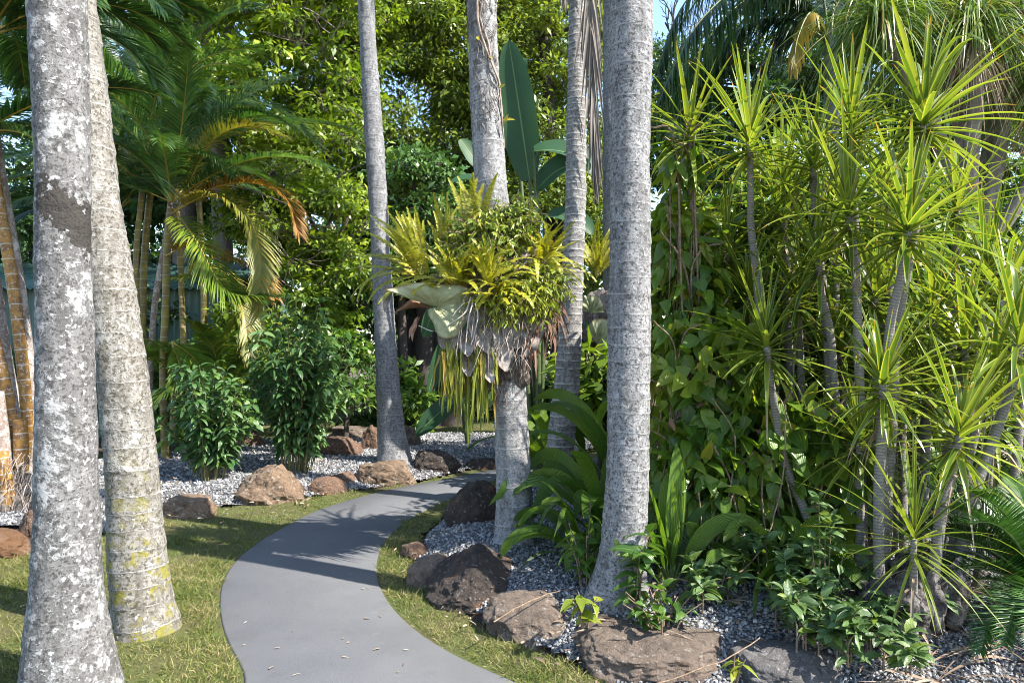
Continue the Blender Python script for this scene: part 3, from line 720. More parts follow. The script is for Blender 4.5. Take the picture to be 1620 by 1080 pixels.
D_('dracaena with a spiky head standing clear of the hedge, second from the straight palm', (1187,228,4.3), [(1188,320,4.32),(1194,420,4.35)], (1240,4.3), .52, 43, .037, seed=8, lo=-40, dead=0)
D_('dracaena wrapped in creeper, next to the straight palm', (1092,214,4.5), [(1094,300,4.55),(1108,450,4.6)], (1120,4.6), .5, 37, .037, seed=9, lo=-42)
D_('dracaena with a narrow erect head left of the tallest head', (1348,205,4.05), [(1350,300,4.1),(1355,430,4.1)], (1362,4.0), .54, 42, .037, seed=10, lo=-40)
D_('dracaena with thin orange tipped leaves between two taller heads', (1287,262,4.25), [(1290,350,4.25),(1306,500,4.25)], (1330,4.1), .5, 42, .036, seed=11, lo=-38)
D_('dracaena with a dense head on a straight cane, left of the pale ringed cane', (1343,340,3.85), [(1352,420,3.86),(1358,560,3.85)], (1368,3.7), .52, 43, .036, seed=12, lo=-42, dead=0)
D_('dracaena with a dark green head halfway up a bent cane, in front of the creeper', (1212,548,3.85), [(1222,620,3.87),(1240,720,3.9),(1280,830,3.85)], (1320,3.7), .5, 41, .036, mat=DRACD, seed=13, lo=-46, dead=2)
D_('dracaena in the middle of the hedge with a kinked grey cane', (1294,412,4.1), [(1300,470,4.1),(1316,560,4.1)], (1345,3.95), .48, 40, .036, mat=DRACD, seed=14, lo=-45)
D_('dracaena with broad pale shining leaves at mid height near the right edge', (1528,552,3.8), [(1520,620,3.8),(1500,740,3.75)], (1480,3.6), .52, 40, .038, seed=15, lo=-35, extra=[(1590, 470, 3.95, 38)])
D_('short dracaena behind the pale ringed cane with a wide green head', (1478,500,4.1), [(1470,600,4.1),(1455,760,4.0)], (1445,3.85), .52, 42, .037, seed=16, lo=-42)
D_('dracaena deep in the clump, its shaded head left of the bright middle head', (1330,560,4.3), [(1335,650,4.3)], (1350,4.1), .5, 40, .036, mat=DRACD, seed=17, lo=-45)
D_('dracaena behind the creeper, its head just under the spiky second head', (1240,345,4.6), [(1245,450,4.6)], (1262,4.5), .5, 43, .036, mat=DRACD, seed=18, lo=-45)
D_('dracaena at the back of the clump above the gravel, partly hidden by the leaning canes', (1560,440,4.4), [(1545,560,4.4)], (1520,4.1), .5, 42, .037, seed=19, lo=-45)
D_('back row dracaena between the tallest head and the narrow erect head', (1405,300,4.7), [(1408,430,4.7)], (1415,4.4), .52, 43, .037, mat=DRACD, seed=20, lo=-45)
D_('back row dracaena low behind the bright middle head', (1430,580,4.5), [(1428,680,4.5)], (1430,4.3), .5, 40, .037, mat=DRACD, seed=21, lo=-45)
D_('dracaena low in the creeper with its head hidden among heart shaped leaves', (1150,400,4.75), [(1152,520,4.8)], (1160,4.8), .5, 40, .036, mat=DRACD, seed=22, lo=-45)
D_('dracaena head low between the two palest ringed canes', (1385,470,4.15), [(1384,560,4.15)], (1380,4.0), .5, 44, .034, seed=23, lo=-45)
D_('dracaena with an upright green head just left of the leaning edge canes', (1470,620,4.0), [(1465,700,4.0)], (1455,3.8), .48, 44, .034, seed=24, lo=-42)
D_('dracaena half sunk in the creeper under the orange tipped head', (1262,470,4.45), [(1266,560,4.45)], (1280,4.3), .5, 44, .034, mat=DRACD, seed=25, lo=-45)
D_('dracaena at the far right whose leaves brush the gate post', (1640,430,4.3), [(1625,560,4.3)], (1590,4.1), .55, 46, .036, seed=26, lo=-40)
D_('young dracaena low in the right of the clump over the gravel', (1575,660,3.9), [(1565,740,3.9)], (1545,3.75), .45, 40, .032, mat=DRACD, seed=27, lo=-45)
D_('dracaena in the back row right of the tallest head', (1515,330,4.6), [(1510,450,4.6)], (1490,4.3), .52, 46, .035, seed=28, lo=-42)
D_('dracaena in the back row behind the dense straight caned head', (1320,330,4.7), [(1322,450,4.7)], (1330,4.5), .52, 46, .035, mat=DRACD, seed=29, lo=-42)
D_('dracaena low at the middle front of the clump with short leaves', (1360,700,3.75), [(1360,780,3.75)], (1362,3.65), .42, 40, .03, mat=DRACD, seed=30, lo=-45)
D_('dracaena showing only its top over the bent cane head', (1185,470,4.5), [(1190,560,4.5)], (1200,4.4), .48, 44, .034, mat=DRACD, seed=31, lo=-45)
D_('dracaena between spiky second head and orange tipped head, set a little lower', (1238,300,4.7), [(1242,420,4.7)], (1255,4.6), .52, 46, .035, seed=32, lo=-42)
# root crown and dead leaves under the clump
t = NT('woody_root'); o = t.obj(); n1 = t.noise(9., 6., o, .7); n2 = t.noise(45., 5., o, .7)
c = t.mix(t.step(t.math('ADD', t.math('MULTIPLY', n1, .6), t.math('MULTIPLY', n2, .4)), .4, .62), (.03, .026, .024), (.19, .17, .155))
ROOT = t.bsdf(c, .95, t.bump(t.math('ADD', n1, n2), .9, .02), .2)
rc = thing('root_stump', 'dark knobbly woody root crown at the foot of the dracaena canes', 'root crown', G(1445, 1010, .12))
for (px, py, d, rx, rz) in ((1432,960,3.15,.1,.13),(1470,955,3.2,.06,.15),(1390,945,3.3,.1,.11),(1505,940,3.28,.075,.16),(1455,930,3.3,.12,.16)):
    V = IV4.copy(); V *= 1+.3*fbm(V*2+px, px, 4)[:, None]; c0 = W(px, py, d)
    mb = MB(); mb.add(c0+V*A(rx, rx, rz), IF4); mb.build('root_knob', ROOT, rc)
def litter(label, x0, x1, y0, y1, n, L=(.15,.4), wd=(.006,.016), mat=LITTER):
    x, y = rnd(x0, x1, n), rnd(y0, y1, n); k = poly_sd(x, y, PATH) < -.12; x, y = x[k], y[k]; n = len(x); az = rnd(0, 6.28, n)
    mb = MB(); ribbons(mb, np.c_[x, y, hgt(x, y)+rnd(.02, .07, n)], np.c_[np.cos(az), np.sin(az), rnd(-.05, .35, n)], nrm(np.c_[rng.normal(0,.4,n), rng.normal(0,.4,n), 0*az+1]), rnd(*L, n), rnd(*wd, n), rnd(.1, .7, n), 6, .25, p_sword, 1.2)
    return tag(mb.build('leaf_litter', mat, loc=(x0, y0, 0)), label, 'leaf litter', kind='stuff')
litter('dry fallen strap leaves round the dracaena roots and cycad', 1.55, 2.9, 2.75, 3.9, 330)
litter('dry leaves and twigs in the bed under the creeper', .5, 2.2, 3.0, 4.4, 130, (.06,.2), (.004,.014))
litter('brown leaf bits strewn along the slab and rocks', -.4, 1.3, 3.0, 3.7, 160, (.02,.07), (.006,.016))
litter('fallen leaf bits and clippings lying on the lawn', -3.2, .6, 2.6, 5.6, 150, (.015,.05), (.004,.012))
litter('dead leaves banked against the boulders of the left bed', -3.8, -.4, 5.6, 7.6, 260, (.03,.09), (.008,.02))
x, y = rnd(-1.9, .2, 60), rnd(2.7, 6.5, 60); k = poly_sd(x, y, PATH) > .05; x, y = x[k], y[k]; n = len(x); az = rnd(0, 6.28, n); mb = MB()
ribbons(mb, np.c_[x, y, 0*x+.008], np.c_[np.cos(az), np.sin(az), 0*az+.05], A(0, 0, 1), rnd(.012, .045, n), rnd(.004, .011, n), .3, 4, .3, p_sword)
tag(mb.build('leaf_litter', LITTER, loc=(0, 0, 0)), 'few small dry leaf bits fallen on the path', 'leaf litter', kind='stuff')
litter('scattered brown leaf bits on the left gravel', -5, 0, 6, 9, 220, (.03,.1), (.01,.025))

# ================================================================= creeper hedge behind the dracaenas
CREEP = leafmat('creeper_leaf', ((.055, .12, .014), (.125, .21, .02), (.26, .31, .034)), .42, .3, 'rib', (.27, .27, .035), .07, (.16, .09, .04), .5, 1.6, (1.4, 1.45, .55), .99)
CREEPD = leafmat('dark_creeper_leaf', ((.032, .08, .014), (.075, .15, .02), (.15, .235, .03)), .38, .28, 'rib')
VST = plain('creeper_stem', (.24, .17, .11), .85, (.12, .08, .05), 40)
def blob_leaves(mb, c, r, n, L, w, droop=.5, down=.8, out=.6, n_=6, prof=p_ovate, shell=(.7, 1.06), up=.35, fold=.2, front=True):
    d = rdir(n*2 if front else n)
    if front: d = d[(d[:, 1] < .45) | (d[:, 2] > .5) | (d[:, 0] > .6)][:n]
    n = len(d); lump = 1+.22*fbm(d*2.3+np.asarray(c), 3, 3)[:, None]
    P = np.asarray(c)+d*np.asarray(r)*rnd(*shell, n)[:, None]*lump
    D = nrm(d*out*rnd(.2, 1.4, n)[:, None]+A(0, 0, -down)*rnd(.2, 1.3, n)[:, None]+.45*rng.normal(size=(n, 3)))
    N = nrm(d+A(.25, -.1, up)+.6*rng.normal(size=(n, 3)))
    hf = n//2          # half of the leaves broader at the base, half oval, all curling a little
    for sl_, pf in ((slice(0, hf), prof), (slice(hf, n), p_ovate)):
        k = len(P[sl_]); ribbons(mb, P[sl_], D[sl_], N[sl_], L*rnd(.5, 1.25, k), w*rnd(.65, 1.2, k), droop*rnd(-.6, 2.2, k), n_, fold, pf, 1.2, wave=.12)
def vinewood(mb, c, r, n, rad=.006):
    for k in range(n):
        d = nrm(rng.normal(size=3)); d[1] = -abs(d[1]); p = np.asarray(c)+d*np.asarray(r)*.9
        tube(mb, catmull([A(p[0]+rnd(-.3, .3), p[1]+.1, h1(p[0], p[1])), p*.5+A(p[0], p[1], .3)*.5+rnd(-.08, .08, 3), p, p+A(rnd(-.2, .2), -.05, rnd(.1, .3))], 20), rad*rnd(.6, 1.3), 5)
def creeper(label, blobs, n, L, w, mat, stems=6, **kw):
    b0 = blobs[0][0]; t = thing('climbing_creeper', label, 'creeper', (b0[0], b0[1], h1(b0[0], b0[1])), 'creepers smothering the dracaena clump')
    ml = MB(); ms = MB()
    for c, r, k in blobs: blob_leaves(ml, c, r, int(n*k), L, w, **kw); vinewood(ms, c, r, stems)
    ml.build('foliage', mat, t); ms.build('vine_stem', VST, t)
creeper('creeper with heart shaped leaves climbing the dracaena beside the straight palm', [(W(1078,390,4.7),(.2,.2,.42),.8),(W(1085,490,4.65),(.28,.3,.4),.9),(W(1075,250,4.55),(.11,.12,.16),.16)], 380, .165, .085, CREEP, prof=p_heart, down=1.)
creeper('tangled creeper of large yellow green leaves in the middle of the hedge', [(W(1120,600,4.3),(.38,.3,.4),1.),(W(1190,720,4.15),(.38,.3,.38),1.),(W(1110,760,4.1),(.3,.25,.34),.8)], 430, .17, .088, CREEP, prof=p_heart, down=1.)
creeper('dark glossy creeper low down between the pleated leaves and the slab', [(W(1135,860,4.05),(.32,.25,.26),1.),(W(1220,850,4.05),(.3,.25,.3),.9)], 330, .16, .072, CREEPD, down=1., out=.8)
creeper('bright creeper with broad lit leaves hanging beside the straight middle cane', [(W(1335,760,3.95),(.18,.15,.32),1.),(W(1290,690,4.0),(.2,.15,.2),.6)], 120, .18, .11, CREEP, 3, prof=p_heart)
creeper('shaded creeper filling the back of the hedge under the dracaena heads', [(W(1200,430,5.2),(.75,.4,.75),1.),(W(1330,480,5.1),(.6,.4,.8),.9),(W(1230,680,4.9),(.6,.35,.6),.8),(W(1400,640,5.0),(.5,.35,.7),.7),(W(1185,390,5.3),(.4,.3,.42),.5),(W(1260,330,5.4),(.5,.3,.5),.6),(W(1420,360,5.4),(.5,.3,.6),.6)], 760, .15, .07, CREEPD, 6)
# withered leaves hanging in the creeper
DRYL = leafmat('withered_leaf', ((.12, .06, .03), (.24, .13, .065), (.33, .22, .13)), .25, .8)
mb = MB(); P = [W(1124,635,4.12), W(1120,790,4.02), W(1108,805,4.0), W(1195,680,4.0), W(1140,775,4.02), W(1062,660,4.05), W(1290,800,3.8), W(1098,835,3.95), W(1110,628,4.12)]
ribbons(mb, P, np.c_[rng.normal(0,.4,9), rnd(-.5,0,9), rnd(-1,-.5,9)], rdir(9), rnd(.07,.11,9), rnd(.03,.05,9), .5, 6, .5, p_ovate, wave=.6)
tag(mb.build('withered_leaves', DRYL), 'brown withered leaves hanging in the creeper', 'dead leaves', kind='stuff')
# long bare runners
def runner(label, pts, r=.006):
    mb = MB(); C = catmull(pts, 60); C = C+.006*np.c_[vnoise(C*14, 2), vnoise(C*14, 3), vnoise(C*14, 4)]
    tube(mb, C, np.linspace(r, r*.7, 60), 7); return tag(mb.build('bare_runner', VST), label, 'vine stem', 'bare vine runners in front of the creeper')
runner('long bare vine runner curving in front of the creeper above the slab', [W(1030,945,3.5),W(1060,915,3.55),(W(1120,922,3.55)),W(1170,905,3.6),W(1205,865,3.65),W(1225,815,3.7),W(1240,740,3.75),W(1243,640,3.8)], .0055)
runner('thin bare runner hanging by the pleated upright leaf', [W(1105,770,3.85),W(1108,830,3.8),W(1092,920,3.7),W(1060,955,3.6)], .005)
runner('straight brown runner hanging left of the bent cane', [W(1132,780,3.85),W(1128,850,3.8),W(1118,945,3.65)], .005)
runner('fallen stick lying across the rock left of the straight palm', [G(782,982,.16),G(830,955,.19),G(870,938,.17),G(912,928,.16)], .0035)
runner('pale dry stick on the gravel right of the slab', [W(1040,1082,2.72),W(1100,1060,2.75),W(1160,1036,2.83),W(1200,1008,2.95)], .0035)

# ================================================================= pleated palm grass
PLEAT = leafmat('palm_grass_leaf', ((.05, .11, .016), (.1, .19, .024), (.18, .27, .04)), .42, .36, 'pleat', None, 0, (.2, .16, .1), .5, 1.2, (1.4, 1.5, .5), .985)
STK = plain('palm_grass_stalk', (.1, .15, .04), .5, None, 20)
def palm_grass(label, base, specs, seed):
    """specs: (azimuth deg, elevation deg, length, width, droop)"""
    g = np.random.default_rng(seed); t = thing('palm_grass', label, 'palm grass', base, 'pleated palm grass tufts under the palms')
    ml, ms = MB(), MB()
    for az, el, L, w, dr in specs:
        a, e = R(az), R(el); d = A(math.cos(e)*math.cos(a), math.cos(e)*math.sin(a), math.sin(e))
        st = L*.3; p1 = np.asarray(base)+d*st
        tube(ms, catmull([base, np.asarray(base)+d*st*.5+A(0, 0, .01), p1], 8), np.linspace(.008, .005, 8), 6)
        N = nrm(np.cross(np.cross(d, A(0, 0, 1)+.0*d), d)+g.normal(0, .25, 3))
        ribbons(ml, [p1], d, N, L, w, dr, 14, .12, p_wide, 1.3, wave=.06)
    ml.build('foliage', PLEAT, t); ms.build('leaf_stalk', STK, t)
def spec(n, L, w, seed, el=(35, 75), az=(0, 360), dr=(.8, 2.2)):
    g = np.random.default_rng(seed); return [(g.uniform(*az), g.uniform(*el), g.uniform(*L), g.uniform(*w), g.uniform(*dr)) for _ in range(n)]
def gp(px, d): x = (px-810)/FPX*d; return (x, d, h1(x, d))
palm_grass('palm grass tuft arching left over the gravel at the fern palm', gp(925, 4.25), [(195,40,.5,.075,1.7),(170,62,.5,.085,1.9),(215,25,.42,.06,1.1),(250,55,.48,.1,2.4),(150,50,.5,.08,1.5),(185,75,.55,.09,2.4)]+spec(9, (.38,.55), (.07,.11), 1), 1)
palm_grass('large palm grass tuft with a wide sunlit leaf between fern palm and straight palm', gp(955, 4.6), [(185,52,.78,.16,1.6),(175,62,.75,.12,1.9),(200,66,.7,.11,2.2),(160,70,.75,.11,1.6),(230,70,.6,.1,2.6)]+spec(12, (.5,.72), (.08,.13), 2), 2)
palm_grass('palm grass with broad upright pleated leaves right of the straight palm', gp(1062, 3.72), [(60,84,.62,.15,.3),(100,86,.5,.13,.2),(20,70,.55,.12,1.2),(180,80,.5,.1,.6)]+spec(7, (.4,.6), (.08,.12), 3, (55, 85)), 3)
palm_grass('palm grass behind the straight palm with dark overhanging leaves', gp(1000, 5.0), [(180,60,1.0,.13,1.4),(170,72,1.05,.13,1.2),(10,70,.9,.14,1.2)]+spec(12, (.7,1.), (.09,.13), 4, (50, 85)), 4)
palm_grass('palm grass under the creeper with one pale striped leaf bent to the ground', gp(1235, 3.7), [(-25,66,.58,.12,3.0),(200,70,.5,.1,1.5),(-60,50,.5,.1,1.6)]+spec(5, (.4,.6), (.08,.11), 5), 5)
palm_grass('palm grass at the far side of the fern palm by the dark bank', gp(880, 6.6), spec(14, (.6,.9), (.08,.12), 6, (45, 85)), 6)

# ================================================================= small soft plants at ground level
def sprig_plant(name, label, cat, base, h, nst, nl, L, w, mat, spread=.5, droop=.6, whorl=True, grp=None, prof=p_lance, stemmat=None, up=1., dn=.25, start=.35, bs=.25):
    t = thing(name, label, cat, base, grp); ml, ms = MB(), MB(); base = np.asarray(base, float)
    for k in range(nst):
        az = rnd(0, 6.28); sp = spread*math.sqrt(rnd(0, 1)); hh = h*rnd(.6, 1.05)
        tip = base+A(math.cos(az)*sp, math.sin(az)*sp, hh*(1-.25*(sp/max(spread, .01))**2))
        b = base+A(math.cos(az)*sp*bs, math.sin(az)*sp*bs, -.02)
        C = catmull([b, b*.5+tip*.5+A(-math.cos(az), -math.sin(az), 0)*sp*.12+A(0, 0, hh*.08), tip], 16)
        tube(ms, C, np.linspace(.005, .0022, 16), 5)
        u = np.sort(rnd(start, 1., nl)); 
        if whorl: u = np.where(rng.random(nl) < .65, 1-.12*rng.random(nl)**1.5*1., u)
        i = u*15; i0 = np.minimum(i.astype(int), 14); P = C[i0]+(C[i0+1]-C[i0])*(i-i0)[:, None]
        a = np.arange(nl)*2.4+rnd(0, 6)+rng.normal(0, .3, nl)
        D = np.c_[np.cos(a), np.sin(a), up*rnd(-dn, .55, nl)+.9*(u > .97)]
        ribbons(ml, P, D, nrm(A(0, 0, 1)+.35*rng.normal(size=(nl, 3))+0*D), L*rnd(.6, 1.2, nl), w*rnd(.7, 1.2, nl), droop*rnd(.4, 1.6, nl), 4, .16, prof, 1.2)
    ml.build('foliage', mat, t); ms.build('stem', stemmat or VST, t)
    return t
GLAUC = leafmat('soft_grey_green_leaf', ((.05, .095, .032), (.095, .165, .055), (.15, .23, .075)), .3, .35, 'rib', (.14, .2, .03), .06)
gg = 'low shrublets along the front of the bed'
sp_ = lambda lab, px, py, h, s, ns=9, L=.1, w=.037, m=GLAUC: sprig_plant('low_shrub', lab, 'shrub', G(px, py, .13), h*.8, max(4, int(ns*.75)), 18, L*.95, w, m, s, .8, True, gg, bs=.75, start=.2)
sp_('low grey green shrublet in front of the slender bent cane', 1262, 985, .42, .2, 12)
sp_('grey green shrublet spilling over the corner rock', 1300, 1038, .3, .19, 12)
sp_('grey green shrublet in front of the root crown', 1392, 1000, .3, .17, 9)
sp_('small grey green shrublet right of the root crown knobs', 1468, 985, .33, .12, 6)
sp_('low shrublet with dark leaves behind the slab among the arrowhead vines', 1110, 960, .3, .18, 10)
sp_('grey green shrublet crowding the foot of the ringed canes', 1340, 965, .38, .2, 10)
sp_('little shrublet on the gravel below the root crown', 1425, 1045, .2, .14, 7)
sp_('grey green shrublet between corner rock and root crown', 1350, 1030, .26, .16, 9)
sp_('upright shrublet with pale whorled tips in the creeper', 1300, 985, .78, .16, 7, .09, .036)
sp_('glossy shrublet crowding the gap left of the bent cane', 1225, 950, .45, .2, 10, .11, .04)
SYN = leafmat('arrowhead_leaf', ((.035, .085, .014), (.065, .14, .02), (.13, .21, .03)), .35, .35, 'rib')
ga = 'arrowhead vines and seedlings at the palm feet'
ar = lambda lab, b, h, s, ns, nl, L, w, m=SYN, **k: sprig_plant('arrowhead_vine', lab, 'vine', b, h, ns, nl, L, w, m, s, .9, False, ga, p_heart, None, 1., .5, .2, **k)
ar('arrowhead vine climbing the front of the straight palm', gp(1003, 3.45), .52, .11, 6, 7, .14, .075)
ar('arrowhead vine at the left foot of the straight palm', gp(928, 3.75), .5, .14, 7, 7, .13, .07)
ar('small arrowhead vines creeping behind the slab', gp(1050, 3.3), .24, .22, 12, 5, .1, .055)
YEL = leafmat('yellow_green_leaf', ((.12, .17, .02), (.2, .24, .02), (.3, .3, .03)), .4, .4, 'rib')
ar('yellow green seedling between the two low rocks', G(925, 985, .17), .2, .06, 4, 4, .12, .06, YEL)
ar('tiny yellow seedling at the right end of the slab', G(1160, 1075, .15), .13, .05, 3, 4, .07, .032, YEL)

# ================================================================= cycad
CYC = leafmat('cycad_leaflet', ((.02, .06, .014), (.042, .11, .02), (.08, .17, .03)), .2, .35)
def cycad(label, base, n, L, seed, az=(0, 360), nl=70):
    t = thing('cycad', label, 'cycad', base); g = np.random.default_rng(seed); ml, mr = MB(), MB(); base = np.asarray(base)
    for k in range(n):
        a = R(g.uniform(*az)); e = R(82-62*(k/n)+g.normal(0, 4))
        frond(ml, mr, arc(base+A(0, 0, .16), a, e, L*g.uniform(.85, 1.1), 1.1+.3*(k/n)), nl, .15, .0085, 62, .45, .15, .008, n=2, start=.1, endl=.4, mid=True, fold=.3)
    ml.build('foliage', CYC, t); mr.build('frond_stalk', STK, t)
    mb = MB(); V = IV4*(1+.2*fbm(IV4*5, 5, 3)[:, None]); mb.add(base+V*A(.11, .11, .2)+A(0, 0, .05), IF4); mb.build('trunk', ROOT, t)
cycad('dark green cycad on the gravel at the right edge', G(1640, 985, .14), 34, .72, 4)
# ================================================================= ferns growing on the palm
SWORD = leafmat('sword_fern_leaf', ((.15, .165, .015), (.29, .3, .022), (.42, .39, .03)), .38, .42, None, (.34, .22, .04), .04, (.3, .17, .05), .45, 2.5, (1.3, 1.3, .5), 1.2)
SWST = plain('fern_rib', (.33, .3, .05), .6, (.25, .18, .05))
def sword_fern(label, base, fr, seed, w=.05, grp='sword ferns perched on the palms', mat=None, mul=1.):
    """fr: (azimuth, elevation, length, droop) per frond"""
    t = thing('sword_fern', label, 'fern', base, grp); ml, mr = MB(), MB(); g = np.random.default_rng(seed); base = np.asarray(base)
    for az, el, L, dr in fr:
        a, e = R(az+g.normal(0, 4)), R(el+g.normal(0, 3)); b = base+g.normal(0, .025, 3)
        up = A(math.sin(a)*.3+.25*g.normal(), -1.+.3*g.normal(), .8) if el > 45 else A(.2*g.normal(), -.5, 1)
        frond(ml, mr, arc(b, a, e, L*mul, dr, 7, g.normal(0, .25)), int(46*max(L, .35)/.5), w*.62*rnd(.9,1.15), .0135, 82, .12, .25, .0025, n=2, start=.06, endl=.2, mid=True, fold=.1, up=up, midl=.2, jit=.09)
    ml.build('fronds', mat or SWORD, t); mr.build('frond_rib', SWST, t)
    return t
def fspec(n, az, el, L, dr, seed):
    g = np.random.default_rng(seed); return [(g.uniform(*az), g.uniform(*el), g.uniform(*L), g.uniform(*dr)) for _ in range(n)]
dD = 4.5
sword_fern('sword fern fronds drooping over the left arm of the pale shield frond', W(695, 446, dD-.24), [(178,8,.4,.8),(186,2,.36,.9),(170,18,.36,1.1),(195,-5,.3,.9),(210,10,.26,1.2),(182,20,.42,1.3)], 41)
sword_fern('sword fern of tall upright yellow fronds on the left of the fern clump', W(668, 432, dD), fspec(26, (100,240), (60,94), (.32,.47), (.15,.7), 1)+fspec(12, (120,250), (45,70), (.35,.5), (.4,1.), 11), 1)
sword_fern('sword fern fronds arching out left over the slim far palm', W(655, 436, dD-.03), [(178,32,.46,.95),(182,22,.42,.6),(186,12,.48,1.3),(172,5,.42,1.0),(190,20,.5,1.7),(168,40,.4,.8),(200,0,.36,1.1),(184,8,.34,.3)], 2)
sword_fern('sword fern of short upright fronds in the middle above the pale shield frond', W(722, 452, dD-.12), fspec(28, (0,360), (50,90), (.22,.36), (.3,1.2), 3)+fspec(7, (230,330), (15,45), (.2,.32), (1.,1.8), 13), 3)
sword_fern('sword fern of curling fronds on the right of the fern clump', W(845, 430, dD+.02), fspec(17, (0,360), (50,88), (.26,.44), (.4,1.5), 4)+[(5,35,.36,1.6),(-10,45,.4,1.9),(-20,20,.3,.9),(15,12,.32,.6)]+fspec(8, (250,350), (20,60), (.25,.4), (1.,2.2), 14), 4)
sword_fern('small tuft of sword fern fronds sticking up beside the pale trunk', W(748, 345, dD-.08), fspec(9, (0,360), (65,92), (.2,.32), (.2,.7), 5), 5)
sword_fern('sword fern on the shaded palm behind, seen in the gap left of the straight palm', W(945, 432, 7.9), fspec(26, (0,360), (40,90), (.45,.75), (.4,1.6), 6), 6, .05)
sword_fern('sword fern fronds between the leafy epiphyte and the thatch, drooping forward', W(790, 470, dD-.18), fspec(16, (200,340), (0,60), (.2,.34), (.8,2.), 7), 7)

sword_fern('sword fern fanning up in front of the trunk in the middle of the clump', W(775, 440, dD-.2), fspec(24, (0,360), (35,85), (.22,.36), (.4,1.5), 31), 31)
sword_fern('sword fern tucked behind the upright yellow fronds', W(705, 425, dD+.05), fspec(20, (0,360), (60,92), (.32,.48), (.2,.7), 32), 32)
sword_fern('sword fern at the far right shoulder of the clump reaching over the thatch', W(872, 420, dD+.05), fspec(18, (0,360), (40,88), (.25,.4), (.4,1.6), 33)+[(0,10,.34,1.2),(-15,-5,.3,1.),(-25,30,.36,1.9)], 33)
LFY = leafmat('fine_epiphyte_leaf', ((.06, .11, .015), (.13, .19, .02), (.25, .3, .035)), .3, .38, None, (.32, .28, .03), .05)
def leafy(label, blobs, n, L, w, mat=LFY):
    b = blobs[0][0]; t = thing('leafy_epiphyte', label, 'epiphyte', b, 'leafy plants growing in the fern clump'); ml, ms = MB(), MB()
    for c, r, k in blobs:
        m = int(n*k); d = rdir(m*2); d = d[d[:, 1] < .5][:m//7]
        for q in range(len(d)):      # drooping twigs each with a run of leaves
            p = np.asarray(c)+d[q]*np.asarray(r)*rnd(.25, .8); e = p+d[q]*.08+A(rnd(-.04,.04), -.02, rnd(-.07,.05))
            tube(ms, np.array([p, (p+e)/2+A(0,0,.012), e]), .0022, 4, False)
            u = rnd(0, 1, 9); P = p+(e-p)*u[:, None]; az = rnd(0, 6.28, 9)
            ribbons(ml, P, np.c_[np.cos(az)*.6, np.sin(az)*.6, rnd(-1.2, .1, 9)]+d[q]*.3, nrm(d[q]+.5*rng.normal(size=(9, 3))), L*rnd(.6,1.25,9), w*rnd(.7,1.2,9), .5, 3, .15, p_lance)
    ml.build('foliage', mat, t); ms.build('twig', VST, t)
leafy('fine leaved dark green bush crowning the fern clump in front of the trunk', [(W(775, 372, dD-.02), (.3,.2,.2), 1.), (W(735, 400, dD), (.16,.14,.14), .35), (W(820, 345, dD), (.13,.12,.1), .25)], 2600, .055, .013)
leafy('bright narrow leaved plant spilling down the right front of the fern clump', [(W(838, 462, dD-.1), (.17,.14,.17), 1.), (W(795, 478, dD-.16), (.13,.1,.1), .5), (W(865, 445, dD-.05), (.12,.12,.12), .3)], 1500, .06, .0135, leafmat('bright_epiphyte_leaf', ((.07, .12, .015), (.16, .22, .02), (.32, .33, .03)), .35, .38))

# staghorn fern: pale shield frond, papery dead shields, fibres, woolly root mass
t = NT('staghorn_shield'); uv = t.xyz(t.uv()); o = t.obj()
w = t.n('TexWave', {'Vector': t.n('CombineXYZ', {0: uv[0], 1: t.math('MULTIPLY', uv[1], .12)}).outputs[0], 'Scale': 5.5, 'Distortion': 2.5, 'Detail': 3.}, bands_direction='X').outputs[1]
n1 = t.noise(26., 5., o, .6)
c = t.mix(t.step(n1, .4, .7), (.3, .315, .18), (.22, .24, .115)); c = t.mix(t.math('MULTIPLY', w, .25), c, (.4, .4, .26))
c = t.mix(t.step(t.math('ADD', uv[1], t.math('MULTIPLY', n1, .12)), .98, 1.06), c, (.2, .14, .07))
SHIELD = t.bsdf(c, .65, t.bump(t.math('ADD', w, t.math('MULTIPLY', n1, .4)), .35, .008), .3, .22)
PAPER = plain('papery_dead_shield', (.3, .265, .235), .9, (.12, .095, .08), 16, .6)
t = NT('fibrous_thatch'); o = t.obj(); n1 = t.noise(16., 6., t.mapv(o, (1, 1, .35)), .7); n2 = t.noise(80., 4., t.mapv(o, (1., 1., .2)), .7)
c = t.ramp(t.math('ADD', t.math('MULTIPLY', n1, .55), t.math('MULTIPLY', n2, .45)), [(.36, (.05, .037, .03)), (.5, (.2, .165, .14)), (.64, (.4, .36, .33))])
THATCH = t.bsdf(c, .95, t.bump(t.math('ADD', n1, n2), 1., .03), .15)
FIBRE = leafmat('dry_fibre', ((.12, .09, .07), (.3, .25, .215), (.46, .42, .38)), .1, .9, trmul=(1, .95, .9))
RUSTF = leafmat('rusty_fibre', ((.07, .032, .02), (.14, .07, .042), (.2, .13, .09)), .15, .85, trmul=(1, .8, .6))
sg = thing('staghorn_fern', 'old staghorn fern with a pale fan shaped shield frond and grey papery thatch', 'staghorn fern', W(806, 600, 4.62))
